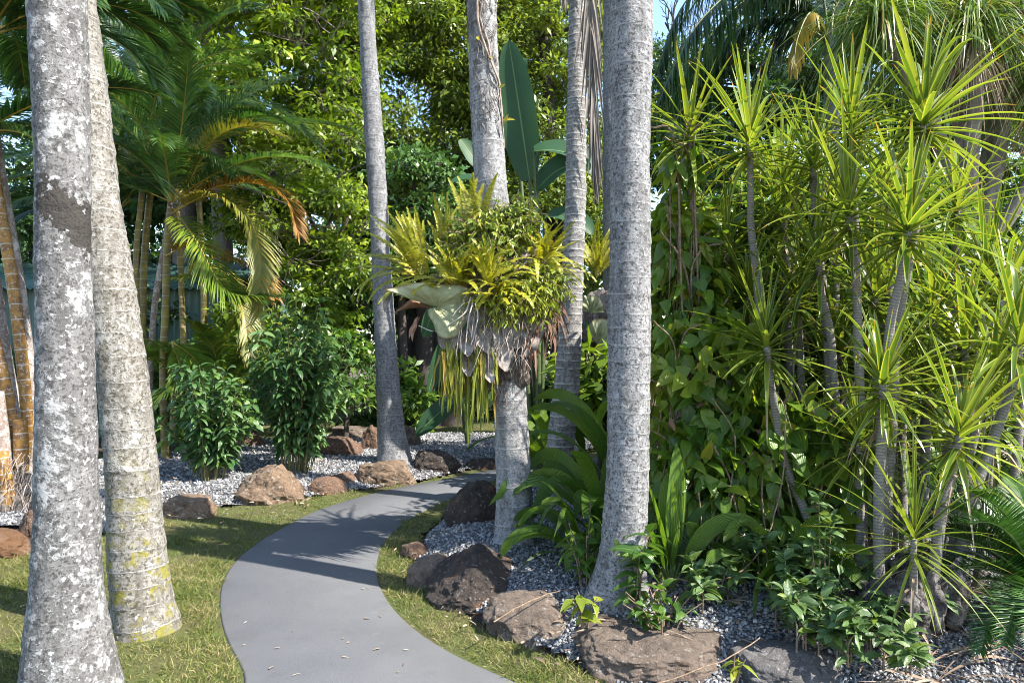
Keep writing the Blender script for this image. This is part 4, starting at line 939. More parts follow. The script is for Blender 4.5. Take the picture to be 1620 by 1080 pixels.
def fan(mb, apex, outl, nr=14, wob=.03, ax=None, depth=.1, seed=0):
    """fan surface: apex and outline points in the picture plane, fluted in depth."""
    O = catmull(outl, 60); g = np.random.default_rng(seed); r = np.linspace(0.02, 1, nr); th = np.linspace(0, 1, 60)
    P = apex+(O-apex)[None]*r[:, None, None]
    fl = np.sin(th*34+g.uniform(0, 6))*wob*r[:, None]**1.3+np.sin(th*9+1)*wob*1.4*r[:, None]
    P[..., 1] += -fl-depth*np.sin(np.pi*r[:, None]*.75)
    P += .006*vnoise(P*18, seed)[..., None]*A(1, 1, 1)
    uv = np.stack([np.broadcast_to(th, (nr, 60)), np.broadcast_to(r[:, None], (nr, 60))], -1)
    i = np.arange(nr-1)[:, None]*60+np.arange(59)[None]
    mb.add(P, np.stack([i, i+1, i+61, i+60], -1).reshape(-1, 4), uv)
mb = MB(); q = lambda x, y, dd=0: W(x, y, dD-.16+dd)
fan(mb, q(690, 486), [q(612,461,-.1), q(630,456,-.12), q(662,450,-.08), q(700,450,.0), q(738,456,.05), q(745,478,.08), q(740,505,.06), q(728,528,.02), q(708,536,-.03), q(694,526,-.05), q(684,505,-.04), q(676,492,-.02)], seed=2, wob=.026, depth=.1)
mb.build('shield_frond', SHIELD, sg)
mb = MB(); fan(mb, q(745, 470, .06), [q(738,505,.02), q(752,540,-.03), q(780,560,-.02), q(800,520,.05), q(795,480,.1), q(770,462,.1)], seed=4, wob=.012, depth=.05); mb.build('dead_shield', PAPER, sg)
for k, (x0, y0, x1, y1, w) in enumerate(((712,515,712,552,.1),(733,520,742,558,.11),(735,540,742,590,.09),(765,540,778,598,.11),(752,548,760,580,.08),(790,540,800,580,.1),(700,520,702,548,.07))):
    p0, p1 = q(x0, y0, .04), q(x1, y1, -.03-.02*(k%2)); mb = MB()
    ribbons(mb, [p0], p1-p0, A(0, -1, .15), np.linalg.norm(p1-p0)*1.1, w, .3, 10, .25, p_rect, 1.2, wave=.25); mb.build('dead_shield', PAPER, sg)
V = IV5.copy(); lump = 1+.26*fbm(V*2.2+3, 8, 5)[:, None]+.05*fbm(V*9*A(1, 1, .5), 9, 4)[:, None]
mb = MB(); c0 = W(795, 545, 4.62); mb.add(c0+V*lump*A(.22, .23, .25), IF5)
c1 = W(812, 455, 4.62); mb.add(c1+V*lump*A(.3, .22, .25), IF5)
c2 = W(735, 440, 4.5); mb.add(c2+V*lump*A(.2, .1, .07), IF5)
mb.build('root_mass', THATCH, sg)
def hang(mb, n, xr, yr, dr, L, w, az0=None, jit=.4, down=1., droop=(.5, 4)):
    P = np.array([W(rnd(*xr), rnd(*yr), rnd(*dr)) for _ in range(n)])
    D = np.c_[rng.normal(0, jit, n)+(0 if az0 is None else az0), -abs(rng.normal(0, jit, n)), -down*rnd(.2, 1, n)]
    ribbons(mb, P, D, rdir(n), rnd(*L, n), rnd(*w, n), rnd(*droop, n), 6, .1, p_sword, .8, mid=False)
for k in range(15):       # more overlapping papery layers sweeping down and right over the thatch
    y0 = rnd(480, 560); x0 = rnd(755, 872-(y0-480)*.45); p0 = W(x0, y0, 4.34+.0012*abs(x0-800)); v = A(.25-(x0-755)/117*.75+rnd(-.12, .12), -.08, -1)
    mb = MB(); ribbons(mb, [p0], v, A(.1, -1, .2), rnd(.14, .24), rnd(.07, .14), .2, 10, .3, p_rect, 1.2, wave=.35); mb.build('dead_shield', PAPER, sg)
mb = MB(); hang(mb, 170, (750,835), (500,570), (4.28,4.42), (.05,.16), (.002,.006), -.1, .7); hang(mb, 130, (830,885), (440,520), (4.38,4.58), (.06,.2), (.0015,.004), .1, .9); hang(mb, 80, (860,900), (420,470), (4.45,4.6), (.08,.2), (.0015,.003), .9, .5, .5); hang(mb, 90, (722,800), (460,540), (4.25,4.35), (.1,.26), (.002,.005)); mb.build('dry_fibres', FIBRE, sg)
mb = MB(); hang(mb, 110, (836,884), (440,525), (4.36,4.6), (.1,.3), (.005,.022), -.05, .35); hang(mb, 40, (825,852), (520,575), (4.36,4.5), (.08,.2), (.008,.025), -.1, .3); hang(mb, 40, (745,800), (570,620), (4.4,4.5), (.08,.2), (.004,.012), 0, .2); mb.build('rusty_fibres', RUSTF, sg)
CURL = plain('curled_brown_leaf', (.3, .17, .1), .7, (.2, .1, .06), 18)
mb = MB(); p = q(684, 488, .02); ribbons(mb, [p], A(-1, -.2, .12), A(0, -.4, 1), .24, .075, .55, 10, .5, p_lance, 1.3, wave=.4); mb.build('curled_frond', CURL, sg)
mb = MB(); p = q(662, 500, .0); ribbons(mb, [p, p+A(.01,0,-.01)], A([-.25, -.2, -1],[-.5,-.1,-.8]), A(-.6, -.8, 0), A(.17,.15), .035, .5, 8, .4, p_lance, 1.3, wave=.4); mb.build('curled_frond', CURL, sg)
mb = MB(); p = q(628, 458, -.04); ribbons(mb, [p, p+A(-.02,0,0)], A([-1, -.1, -.1],[-.5, -.1, -1]), A(0, -.6, .8), A(.1,.16), .045, .9, 8, .5, p_lance, 1.3, wave=.5); mb.build('curled_frond', PAPER, sg)
ROOTW = plain('pale_aerial_root', (.5, .45, .4), .8)
mb = MB()
for pts in ([(745,470),(735,495),(712,512),(688,524),(662,515)], [(748,478),(742,500),(738,530),(736,560)], [(752,480),(756,500),(750,530),(745,545)], [(735,478),(722,492),(716,500)]):
    tube(mb, catmull([q(x, y, -.1) for x, y in pts], 24), np.linspace(.006, .0025, 24), 5)
mb.build('aerial_roots', ROOTW, sg)
# hanging tassel fern
TAS = leafmat('hanging_strap_leaf', ((.07, .10, .012), (.14, .17, .015), (.25, .24, .022)), .35, .42, None, (.33, .22, .03), .08)
tf = thing('tassel_fern', 'yellow green strap ferns hanging in a curtain under the staghorn', 'hanging fern', W(735, 540, 4.4))
mb = MB(); n = 190; xx = np.concatenate([rng.choice([703,710,722,731,742,750,758,768], 165)+rng.normal(0, 3.2, 165), rnd(783, 792, 10), rnd(698, 716, 15)]); yy = rnd(535, 575, n)
P = np.array([W(x, y, rnd(4.28, 4.48)) for x, y in zip(xx, yy)])
Lx = np.where(xx < 722, rnd(.12, .36, n), np.where(xx < 775, rnd(.12, .55, n), rnd(.15, .28, n)))
ribbons(mb, P, np.c_[rng.normal(0, .1, n), rng.normal(-.05, .1, n), -1+0*xx], np.c_[rng.normal(0, .8, n), 0*xx-1, 0*xx], Lx, rnd(.008, .017, n), .4, 14, .25, p_rect, 1., wave=.9)
mb.build('fronds', TAS, tf)
# second, shaded clump on the palm behind
s2 = thing('staghorn_fern', 'shaded staghorn fern on the palm behind, seen left of the straight palm', 'staghorn fern', W(950, 560, 8.0))
mb = MB(); mb.add(W(948, 505, 8.1)+IV4*(1+.3*fbm(IV4*2.2, 4, 4)[:, None])*A(.26, .26, .36), IF4); mb.build('root_mass', THATCH, s2)
mb = MB(); q2 = lambda x, y, dd=0: W(x, y, 7.65+dd)
fan(mb, q2(945, 545), [q2(925,520), q2(940,505), q2(962,508), q2(975,530), q2(968,560), q2(950,570)], seed=6, wob=.03); fan(mb, q2(935, 495), [q2(915,490), q2(925,470), q2(945,470), q2(955,495)], seed=7, wob=.03); mb.build('shield_frond', SHIELD, s2)

# ================================================================= giant strelitzia behind the fern palm
STREL = leafmat('strelitzia_leaf', ((.014, .042, .018), (.022, .062, .025), (.04, .09, .032)), .22, .5, 'split', spec=.3, trmul=(1.6, 1.8, .7))
STRELST = plain('strelitzia_stalk', (.07, .1, .035), .5)
st = thing('giant_strelitzia', 'giant strelitzia with broad dark paddle leaves behind the fern palm', 'strelitzia', gp(850, 7.4))
def paddle(label_mb, b, d, N, L, w, dr, fold=.18):
    ml = MB(); ribbons(ml, [b], d, N, L, w, dr, 26, fold, lambda t: np.clip(np.sin(np.pi*np.clip(.04+t*.96, 0, 1)**.9), 0, 1)**.5, 1.3, wave=.05)
    o = ml.build('leaf', STREL, st); ms = MB(); gb = np.array(gp(850, 7.4)); tube(ms, catmull([gb, gb*.5+np.asarray(b)*.5+A(.03, .05, .15), b], 16), np.linspace(.035, .018, 16), 8); ms.build('leaf_stalk', STRELST, st); return o
paddle(0, W(838, 285, 7.3), A(-.14, .05, 1), A(-.35, -.9, .0), 1.55, .42, .12)
paddle(0, W(812, 150, 7.5), A(.1, .1, 1), A(-.3, -.9, .2), .5, .3, 1.)
paddle(0, W(845, 240, 7.1), A(.75, -.1, .12), A(-.2, -.6, .8), .75, .34, 1.5)
paddle(0, W(785, 292, 7.2), A(-.9, -.2, .25), A(-.3, -.5, .8), .5, .24, .7)
paddle(0, W(760, 268, 7.4), A(-.35, .1, .6), A(.4, -.85, .2), .42, .22, .2)
paddle(0, W(850, 300, 7.2), A(.45, -.3, .5), A(-.4, -.8, .4), .7, .3, 1.2)
paddle(0, W(862, 345, 7.2), A(.6, -.3, .1), A(-.1, -.6, .8), .6, .28, 1.4)
st = thing('giant_strelitzia', 'low strelitzia with hanging paddle leaves between the far palm and the fern palm', 'strelitzia', gp(740, 9.4))
def paddle2(b, d, N, L, w, dr):
    ml = MB(); ribbons(ml, [b], d, N, L, w, dr, 22, .15, lambda t: np.clip(np.sin(np.pi*np.clip(.04+t*.96, 0, 1)**.9), 0, 1)**.55, 1.3)
    ml.build('leaf', STREL, st); ms = MB(); gb = np.array(gp(740, 9.4)); tube(ms, catmull([gb, gb*.5+np.asarray(b)*.5+A(0, 0, .3), b], 14), np.linspace(.03, .016, 14), 7); ms.build('leaf_stalk', STRELST, st)
paddle2(W(700, 540, 9.2), A(-.28, -.2, -1), A(.8, -.6, -.1), .72, .3, .2)
paddle2(W(722, 632, 9.2), A(-.75, -.2, -.5), A(.1, -.8, .5), .72, .28, .5)
paddle2(W(690, 480, 9.3), A(-.35, -.1, -.9), A(.6, -.8, 0), .5, .26, .2)
paddle2(W(735, 560, 9.5), A(.3, -.1, .9), A(-.6, -.8, 0), .8, .3, .8)
# ================================================================= golden cane and areca palms on the left
t = NT('golden_cane'); o = t.obj(); uv = t.xyz(t.uv()); n1 = t.noise(14., 5., o, .7); fr = t.math('FRACT', t.math('MULTIPLY', uv[1], 7.5))
c = t.mix(t.step(n1, .4, .62), (.3, .15, .025), (.14, .07, .025)); c = t.mix(t.step(t.noise(40., 4., o, .7), .56, .64), c, (.36, .33, .3))
c = t.mix(t.step(fr, .1, .02), c, (.38, .35, .3))
GCANE = t.bsdf(c, .6, t.bump(fr, .4, .01), .4)
GCANE2 = trunkmat('pale_cane', (.26, .2, .17), (.11, .075, .06), (.4, .37, .34), .5, .6, .5)
t = NT('areca_cane'); o = t.obj(); uv = t.xyz(t.uv()); n1 = t.noise(8., 4., o, .6); fr = t.math('FRACT', t.math('MULTIPLY', uv[1], 8.))
c = t.mix(t.step(n1, .4, .62), (.2, .165, .03), (.14, .1, .045)); c = t.mix(t.step(fr, .12, .02), c, (.3, .27, .18))
ACANE = t.bsdf(c, .55, None, .4)
ARECA = leafmat('areca_leaflet', ((.025, .065, .02), (.055, .115, .03), (.11, .18, .045)), .36, .35, trmul=(1.4, 1.6, .6))
ARECAY = leafmat('yellowing_areca_leaflet', ((.12, .15, .02), (.21, .2, .03), (.3, .22, .03)), .35, .45)
ARECAO = leafmat('orange_areca_leaflet', ((.16, .075, .012), (.29, .14, .015), (.36, .22, .03)), .35, .5, trmul=(1.2, 1.1, .6))
ARECAG = leafmat('fresh_areca_leaflet', ((.06, .12, .016), (.12, .19, .02), (.22, .26, .03)), .35, .38)
YST = plain('yellow_stalk', (.36, .26, .04), .5)
def cane_palm(label, base, stems, fronds, grp, cane, cat='palm'):
    t = thing('cane_palm', label, cat, base, grp)
    for pts, r, m in stems:
        mb = MB(); tube(mb, catmull(pts, 30), np.linspace(r*1.12, r, 30), 12); mb.build('stem', m or cane, t)
    for pts, ll, lw, m, tw in fronds:
        ml, mr = MB(), MB(); L = np.linalg.norm(np.diff(np.asarray(pts), axis=0), axis=1).sum()
        frond(ml, mr, pts, int(40+28*L), ll, lw, 52, .35, .9, .011, n=4, start=.1, endl=.45, twist=tw, up=(0, -.35, 1))
        f = ml.build('frond', m or ARECA, t); mr.build('frond_stalk', YST, f)
    return t
def crownfr(P, n, L, el, dr, ll=.5, lw=.028, m=None, az=(0, 360), seed=0):
    g = np.random.default_rng(seed); return [(arc(P, R(az[0]+(az[1]-az[0])*(k+.5)/n+g.normal(0, 9)), R(g.uniform(*el)), L*g.uniform(.85, 1.15), g.uniform(*dr), 7, g.normal(0, .2)), ll, lw, m, g.normal(0, .3)) for k in range(n)]
ga_ = 'clumping cane palms on the left'
B = lambda px, py, d: W(px, py, d)
d6 = 6.0
cane_palm('golden cane palm with orange ringed stems at the left edge', gp(25, d6), [
    ([B(35,745,d6), B(42,680,d6), B(38,600,d6), B(20,450,d6), B(-5,300,d6), B(-30,160,d6)], .044, None),
    ([B(50,745,d6+.15), B(52,660,d6+.15), B(45,560,d6+.15), B(30,440,d6+.15), B(6,300,d6+.15), B(-10,200,d6+.15)], .04, GCANE2),
    ([B(26,745,d6-.1), B(22,690,d6-.1), B(5,590,d6-.1), B(-25,480,d6-.1)], .042, None),
    ([B(33,735,d6-.2), B(33,700,d6-.2), B(32,664,d6-.2)], .052, None),
    ([B(40,740,d6+.3), B(22,640,d6+.3), B(5,540,d6+.3), B(-8,440,d6+.3)], .05, GCANE2),
    ([B(10,760,d6-.25), B(4,700,d6-.25), B(-6,620,d6-.25)], .055, GCANE2),
    ([B(15,800,d6-.3), B(10,760,d6-.3), B(2,715,d6-.3)], .05, None)],
    crownfr(B(-20, 60, d6), 9, 1.9, (20, 70), (1., 1.9), .5, .03, None, (-60, 120), 3)+crownfr(B(-30, 210, d6+.2), 7, 1.6, (-10, 50), (.8, 1.6), .45, .028, None, (-60, 130), 4), ga_, GCANE)
mb = MB(); V = IV4*(1+.3*fbm(IV4*3, 2, 4)[:, None]); mb.add(np.array(gp(18, 5.95))+V*A(.42, .3, .3), IF4)
rm = mb.build('cane_root_mound', THATCH); tag(rm, 'brown matted root mound under the golden cane stems', 'root mound')
mb = MB(); hang(mb, 260, (-40,62), (715,790), (5.6,5.8), (.08,.3), (.003,.009), 0, .7)
o_ = mb.build('dry_roots', FIBRE, rm)
d8 = 8.3
cane_palm('areca palm clump with dark green fronds and golden old fronds arching over the bushy shrubs', gp(262, d8), [
    ([B(262,745,d8), B(258,600,d8), B(262,480,d8), B(264,405,d8), B(270,330,d8)], .04, None),
    ([B(240,700,d8+.2), B(238,600,d8+.2), B(245,480,d8+.2), B(262,380,d8+.2), B(272,300,d8+.2)], .034, GCANE2),
    ([B(285,690,d8+.3), B(290,560,d8+.3), B(286,430,d8+.3), B(280,330,d8+.3)], .034, None),
    ([B(272,690,d8-.1), B(276,600,d8-.1), B(275,540,d8-.1)], .03, None),
    ([B(230,690,d8+.4), B(222,560,d8+.4), B(215,420,d8+.4), B(225,300,d8+.4)], .034, None)],
    [([B(262,405,d8-.05), B(300,388,d8-.25), B(350,405,d8-.4), B(405,425,d8-.5), B(432,470,d8-.55)], .4, .019, ARECAO, .2),
     ([B(268,340,d8), B(330,300,d8-.3), B(400,290,d8-.5), B(450,315,d8-.6), B(472,370,d8-.6)], .4, .018, ARECAO, .3),
     ([B(268,340,d8), B(330,310,d8-.4), B(390,340,d8-.6), B(412,410,d8-.7), B(410,500,d8-.7)], .46, .019, ARECAY, .2),
     ([B(280,330,d8+.3), B(330,230,d8), B(390,200,d8-.2), B(440,215,d8-.3)], .45, .019, ARECAY, .2),
     ([B(275,330,d8), B(310,380,d8-.5), B(360,460,d8-.7), B(440,470,d8-.8)], .5, .02, ARECAG, .1),
     ([B(270,440,d8), B(330,440,d8-.5), B(380,470,d8-.6)], .5, .02, ARECAG, .0),
     ([B(272,540,d8-.2), B(285,590,d8-.4), B(262,620,d8-.5), B(240,650,d8-.55)], .3, .03, ARECAG, .0),
     ([B(272,540,d8-.2), B(310,570,d8-.4), B(330,610,d8-.5)], .3, .03, ARECAG, .0),
     ([B(285,440,d8), B(330,420,d8+.2), B(380,480,d8+.2), B(395,560,d8+.2)], .45, .02, ARECAY, .2)]
    +crownfr(B(272, 320, d8), 12, 2.1, (25, 80), (.8, 1.8), .44, .017, None, (0, 360), 7)+crownfr(B(225, 290, d8+.4), 8, 2.0, (20, 80), (.8, 1.7), .44, .017, None, (0, 360), 8), ga_, ACANE)
cane_palm('taller areca palm behind, its dark crown high between the left trunks and the trees', gp(215, 9.8), [
    ([B(225,690,9.8), B(228,420,9.8), B(250,200,9.8)], .045, None), ([B(320,690,9.6), B(322,450,9.6), B(310,250,9.6)], .038, None)],
    crownfr(B(250, 190, 9.8), 13, 2.4, (15, 80), (.8, 1.8), .48, .019, None, (0, 360), 9)+crownfr(B(310, 240, 9.6), 8, 2.2, (20, 80), (.8, 1.7), .48, .019, None, (0, 360), 10)+crownfr(B(190, 330, 9.6), 8, 1.8, (0, 60), (.8, 1.6), .5, .034, None, (200, 380), 12), ga_, ACANE)
cane_palm('small young palm with thin yellow stalks between the bushy shrubs', gp(345, 8.6), [([B(345,690,8.6), B(346,660,8.6), B(346,620,8.6)], .03, None)],
    crownfr(B(346, 620, 8.6), 12, 1.1, (35, 85), (.6, 1.4), .35, .03, ARECAG, (0, 360), 11), ga_, ACANE)

# bushy shrubs
BUSH = leafmat('bush_leaf', ((.032, .085, .026), (.065, .14, .042), (.115, .2, .065)), .28, .32, 'rib', (.1, .17, .03), .06)
LST = plain('green_twig', (.2, .18, .07), .7)
gb_ = 'bushy shrubs on the left gravel bed'
sprig_plant('leafy_shrub', 'lower bushy shrub with drooping dark leaves and pale bare stems below', 'shrub', gp(332, 7.0), 1.28, 48, 36, .15, .044, BUSH, .5, 1.3, False, gb_, p_lance, LST, .6, .5, .2)
sprig_plant('leafy_shrub', 'taller bushy shrub of long drooping leaves behind the domed boulder', 'shrub', gp(468, 7.45), 1.95, 58, 46, .165, .046, BUSH, .62, 1.3, False, gb_, p_lance, LST, .6, .5, .16)

# ================================================================= green shed
SHED = plain('green_metal_wall', (.065, .13, .105), .5, (.05, .1, .085), 3., .05)
SHEDR = plain('green_metal_roof', (.05, .115, .095), .45, (.04, .09, .075), 3., .05)
sh = thing('shed', 'green corrugated metal shed behind the palms at the left', 'shed', (-8, 11.2, 0))
xs = np.arange(-12, -4.6, .02); y0 = 11.0; zt = EYE+(540-455)/FPX*y0
prof_ = .018*np.sin(xs*2*np.pi/.12)
mb = MB(); V = np.stack([np.c_[xs, y0+prof_, 0*xs-.05], np.c_[xs, y0+prof_, 0*xs+zt]], 0); m = len(xs); i = np.arange(m-1)
mb.add(V, np.stack([i, i+1, i+m+1, i+m], -1)); ys = np.arange(y0, y0+3, .02); mm = len(ys)
V = np.stack([np.c_[-4.6+.018*np.sin(ys*52), ys, 0*ys-.05], np.c_[-4.6+.018*np.sin(ys*52), ys, 0*ys+zt]], 0); i = np.arange(mm-1); mb.add(V, np.stack([i, i+1, i+mm+1, i+mm], -1))
mb.build('wall', SHED, sh)
mb = MB(); xs2 = np.arange(-12.2, -4.4, .02); pr = .018*np.sin(xs2*2*np.pi/.12); m = len(xs2); rows = []
for yy, zz in ((y0-.25, zt-.02), (y0+1.5, zt+.55), (y0+1.5, zt+.53), (y0-.25, zt-.04)): rows.append(np.c_[xs2, 0*xs2+yy, zz+pr])
V = np.stack(rows, 0); i = np.arange(m-1)
mb.add(V, np.concatenate([np.stack([i+a*m, i+1+a*m, i+1+b*m, i+b*m], -1) for a, b in ((0,1),(1,2),(2,3),(3,0))])); 
V2 = V.copy(); V2[..., 1] = 2*(y0+1.5)-V2[..., 1]; mb.add(V2+A(0, .004, .002), np.concatenate([np.stack([i+a*m, i+1+a*m, i+1+b*m, i+b*m], -1) for a, b in ((0,1),(1,2),(2,3),(3,0))]))
mb.build('roof', SHEDR, sh)

# ================================================================= fence and gate on the right
FEN = plain('dark_fence_board', (.03, .028, .027), .6, (.02, .019, .019), 6., .2)
fe = thing('fence', 'dark board fence in shade behind the dracaenas at the right', 'fence', (5.2, 7.6, 0))
mb = MB()
def box(mb, a, b):
    a, b = np.minimum(a, b), np.maximum(a, b); V = np.array([[x, y, z] for x in (a[0], b[0]) for y in (a[1], b[1]) for z in (a[2], b[2])], float)
    mb.add(V, [[0,1,3,2],[4,6,7,5],[0,4,5,1],[2,3,7,6],[0,2,6,4],[1,5,7,3]])
for k in range(26):
    x = 2.6+k*.115; box(mb, (x, 7.6, .02), (x+.108, 7.622, 2.27+.01*math.sin(k*3.1)))
mb.build('board_panel', FEN, fe, smooth=False); mb = MB()
for z in (.4, 1.2, 2.0): box(mb, (2.6, 7.625, z), (5.58, 7.665, z+.07))
mb.build('rail', FEN, fe, smooth=False)
GATE = plain('pale_grey_gate_paint', (.36, .38, .42), .5, (.32, .34, .38), 5., .1)
ga2 = thing('gate', 'pale grey metal gate and post beside the dark fence at the right edge', 'gate', (5.7, 7.55, 0))
mb = MB(); box(mb, (5.58, 7.5, 0), (5.66, 7.58, 2.36)); mb.build('post', GATE, ga2, smooth=False)
mb = MB(); box(mb, (5.7, 7.52, 2.2), (7, 7.56, 2.27)); box(mb, (5.7, 7.52, .15), (5.76, 7.56, 2.197)); box(mb, (5.763, 7.52, .15), (7, 7.56, .22)); mb.build('gate_frame', GATE, ga2, smooth=False); mb = MB()
for k in range(14): box(mb, (5.763, 7.53, .26+k*.138), (7, 7.55, .26+k*.138+.12))
mb.build('slat_panel', GATE, ga2, smooth=False)

# ================================================================= trees and shrubs behind
BARK = trunkmat('brown_bark', (.2, .165, .135), (.06, .048, .04), (.36, .32, .28), .6, 0., .6)
BARKD = trunkmat('dark_bark', (.075, .06, .052), (.025, .02, .018), (.17, .15, .14), .62, 0., .5)
def fol(n, a, b, c, tr=.3, cl=.7, **k): return leafmat(n, (a, b, c), tr, .42, clump=cl, trmul=(1.4, 1.45, .5), **k)
F_LIME = fol('lime_foliage', (.055,.105,.01), (.14,.215,.018), (.28,.34,.035), .38)
F_OLIVE = fol('olive_foliage', (.05,.09,.013), (.13,.185,.024), (.27,.31,.05), .38)
F_GREEN = fol('green_foliage', (.035,.085,.014), (.085,.165,.024), (.18,.27,.04), .36)
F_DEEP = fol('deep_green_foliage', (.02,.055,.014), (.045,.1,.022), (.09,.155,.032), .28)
F_GLOSS = leafmat('glossy_foliage', ((.028, .075, .02), (.065, .135, .035), (.12, .2, .06)), .3, .26, clump=.8)
def limb(mb, a, b, r0, r1, bend=.25, n=18, ns=8):
    a, b = np.asarray(a, float), np.asarray(b, float); L = np.linalg.norm(b-a)
    C = catmull([a, a*.67+b*.33+rnd(-1, 1, 3)*bend*L*.25, a*.33+b*.67+rnd(-1, 1, 3)*bend*L*.25, b], n); tube(mb, C, np.linspace(r0, r1, n), ns); return C
def clumps(mb, mt, centers, rad, n, L, w, flat=.6, droop=.6, n_=2, spread=1., prof=p_lance, mid=False, bias=(0,0,0)):
    for c in centers:
        rr = rad*rnd(.6, 1.3); m = int(n*rnd(.6, 1.3)*(rr/rad)**1.5); d = rdir(m); d[:, 2] = np.where(d[:, 2] < -.3, d[:, 2]*.5, d[:, 2])
        k = rnd(0, 1, m)**.45; lump = 1+.35*fbm(d*2+c, 4, 2)
        P = c+d*(rr*k*lump)[:, None]*A(1, 1, flat)
        D = nrm(d*.9+rng.normal(size=(m, 3))*.7+A(0, 0, -.25)); N = nrm(A(0, 0, .9)+.5*d+.55*rng.normal(size=(m, 3))+A(*bias))
        sz = np.exp(rng.normal(0, .32, m)); ribbons(mb, P, D, N, L*sz, w*sz*rnd(.75, 1.25, m), droop*rnd(.2, 1.4, m), n_, .12, prof, 1.2, mid)
        if mt is not None:
            for q in range(4):
                e = c+rdir(1)[0]*rr*A(.9, .9, flat*.9); tube(mt, np.array([c-A(0, 0, rr*.3), (c+e)/2+A(0, 0, .04), e]), np.array([.012, .008, .004]), 4, False)
def ell(c, r, n, seed, shell=.55, front=True, minz=-1.):
    g = np.random.default_rng(seed); out = []
    while len(out) < n:
        d = nrm(g.normal(size=3))
        if front and d[1] > .35: continue
        if d[2] < minz: continue
        out.append(np.asarray(c)+d*np.asarray(r)*(shell+(1-shell)*g.random()**.6))
    return out
def tree(label, name, base, trunks, crowns, leaf, bark, seed, n=260, rad=.6, L=.1, w=.04, limbs=10, twigs=0, grp='trees closing the back of the garden', cat='tree', **kw):
    """trunks: lists of points with radii; crowns: (centre, radii, clump count)"""
    t = thing(name, label, cat, base, grp); mt, ml, mw = MB(), MB(), MB(); tips = []
    for pts, r0, r1 in trunks:
        C = catmull(pts, 40); C = C+.03*np.c_[vnoise(C*1.3, seed), vnoise(C*1.3, seed+1), 0*C[:, 0]]
        fl = np.linspace(r0, r1, 40); fl[:6] *= np.linspace(1.4, 1, 6); tube(mt, C, fl, 14, True, lambda s, a: .08*r0*np.sin(a*3+s*1.1)+.05*r0*np.sin(a*7+s*2.)); tips += [C[-1], C[28], C[20]]
    for c, r, k in crowns:
        cs = ell(c, r, k, seed); seed += 1
        clumps(ml, mw, cs, rad, n, L, w, **kw)
        for q in range(min(limbs, k)):
            tp = min(tips, key=lambda p: np.linalg.norm(p-cs[q])); limb(mw, tp, cs[q], .05, .012, .3, 14, 6)
    for c, r, k in crowns if twigs else ():
        for q in range(twigs):      # long bare twigs reaching out of the crown
            p = np.asarray(c)+nrm(A(rnd(-1, 1), -.9, rnd(-.5, .5)))*np.asarray(r)*.75; e = p+A(rnd(-1.3, 1.3), -.35, rnd(-.1, .75))
            C = limb(mw, p, e, .014, .005, .35, 14, 5)
            for _ in range(4): b = C[rng.integers(3, 13)]; limb(mw, b, b+A(rnd(-.5, .5), -.15, rnd(0, .4)), .006, .003, .3, 6, 4)
    mt.build('trunk', bark, t)
    if limbs: mw.build('limbs', bark, t)
    ml.build('crown', leaf, t); return t
def G0(px, d): return A((px-810)/FPX*d, d, h1((px-810)/FPX*d, d)-.05)
tree('tall tree with dense small olive green leaves filling the middle of the background', 'broadleaf_tree', G0(690, 15.5), [([G0(690, 15.5), W(700, 480, 15.5), W(690, 250, 15.5), W(700, 40, 15.5)], .3, .12), ([W(692, 420, 15.5), W(760, 230, 15.3), W(800, 60, 15.2)], .16, .07)],
     [(W(700, 120, 15.6), (2.9, 2.0, 3.2), 120), (W(640, 20, 15.4), (2.4, 2., 2.0), 50), (W(800, 100, 15.2), (1.8, 1.6, 3.), 60), (W(690, 330, 15.2), (2., 1.4, 1.4), 40), (W(650, 170, 14.4), (2.6, 1., 2.2), 90), (W(760, 60, 14.3), (1.8, .9, 1.6), 40)], F_OLIVE, BARK, 20, 420, .62, .105, .036)
tree('airy lime green tree left of the slim far palm', 'broadleaf_tree', G0(430, 13.2), [([G0(430, 13.2), W(425, 420, 13.2), W(400, 200, 13.2), W(420, -60, 13.2)], .2, .08), ([W(428, 440, 13.2), W(470, 230, 13.0), W(480, 60, 13)], .12, .05), ([W(480, 200, 13), W(477, 150, 13), W(490, 40, 12.9)], .05, .03)],
     [(W(450, 140, 13.0), (1.8, 1.6, 2.4), 80), (W(520, 60, 12.8), (1.2, 1.3, 1.9), 44), (W(400, 10, 13.), (1.3, 1.3, 1.3), 30), (W(500, 270, 12.6), (1.3, 1.2, .9), 34)], F_LIME, BARK, 30, 190, .5, .12, .05, 16, 5, flat=.42)
tree('tree with several bare leaning brown trunks at the upper left', 'leaning_tree', G0(290, 14), [([G0(300, 14), W(292, 400, 14), W(290, 200, 14), W(286, 60, 14), W(284, -80, 14)], .24, .2), ([W(300, 300, 14.1), W(265, 120, 14.1), W(235, 40, 14.1), W(215, -40, 14)], .2, .16), ([G0(360, 13.6), W(350, 300, 13.6), W(336, 90, 13.5), W(318, 40, 13.5), W(295, -20, 13.5)], .2, .13), ([W(395, 240, 13.8), W(366, 70, 13.7), W(340, 30, 13.7), W(312, -20, 13.7)], .17, .12), ([W(368, 70, 13.7), W(352, 0, 13.7), W(350, -80, 13.7)], .13, .1)],
     [(W(240, -30, 13.6), (2.2, 1.6, 1.2), 40), (W(200, 110, 14.6), (1.6, 1.2, 1.8), 36), (W(400, -60, 13.6), (1.0, 1.2, 1.), 16), (W(360, 240, 14.9), (1.5, .8, 1.3), 40), (W(230, 260, 15.2), (1.6, .8, 1.4), 40)], F_GREEN, BARK, 40, 230, .55, .12, .05, 8, flat=.45)
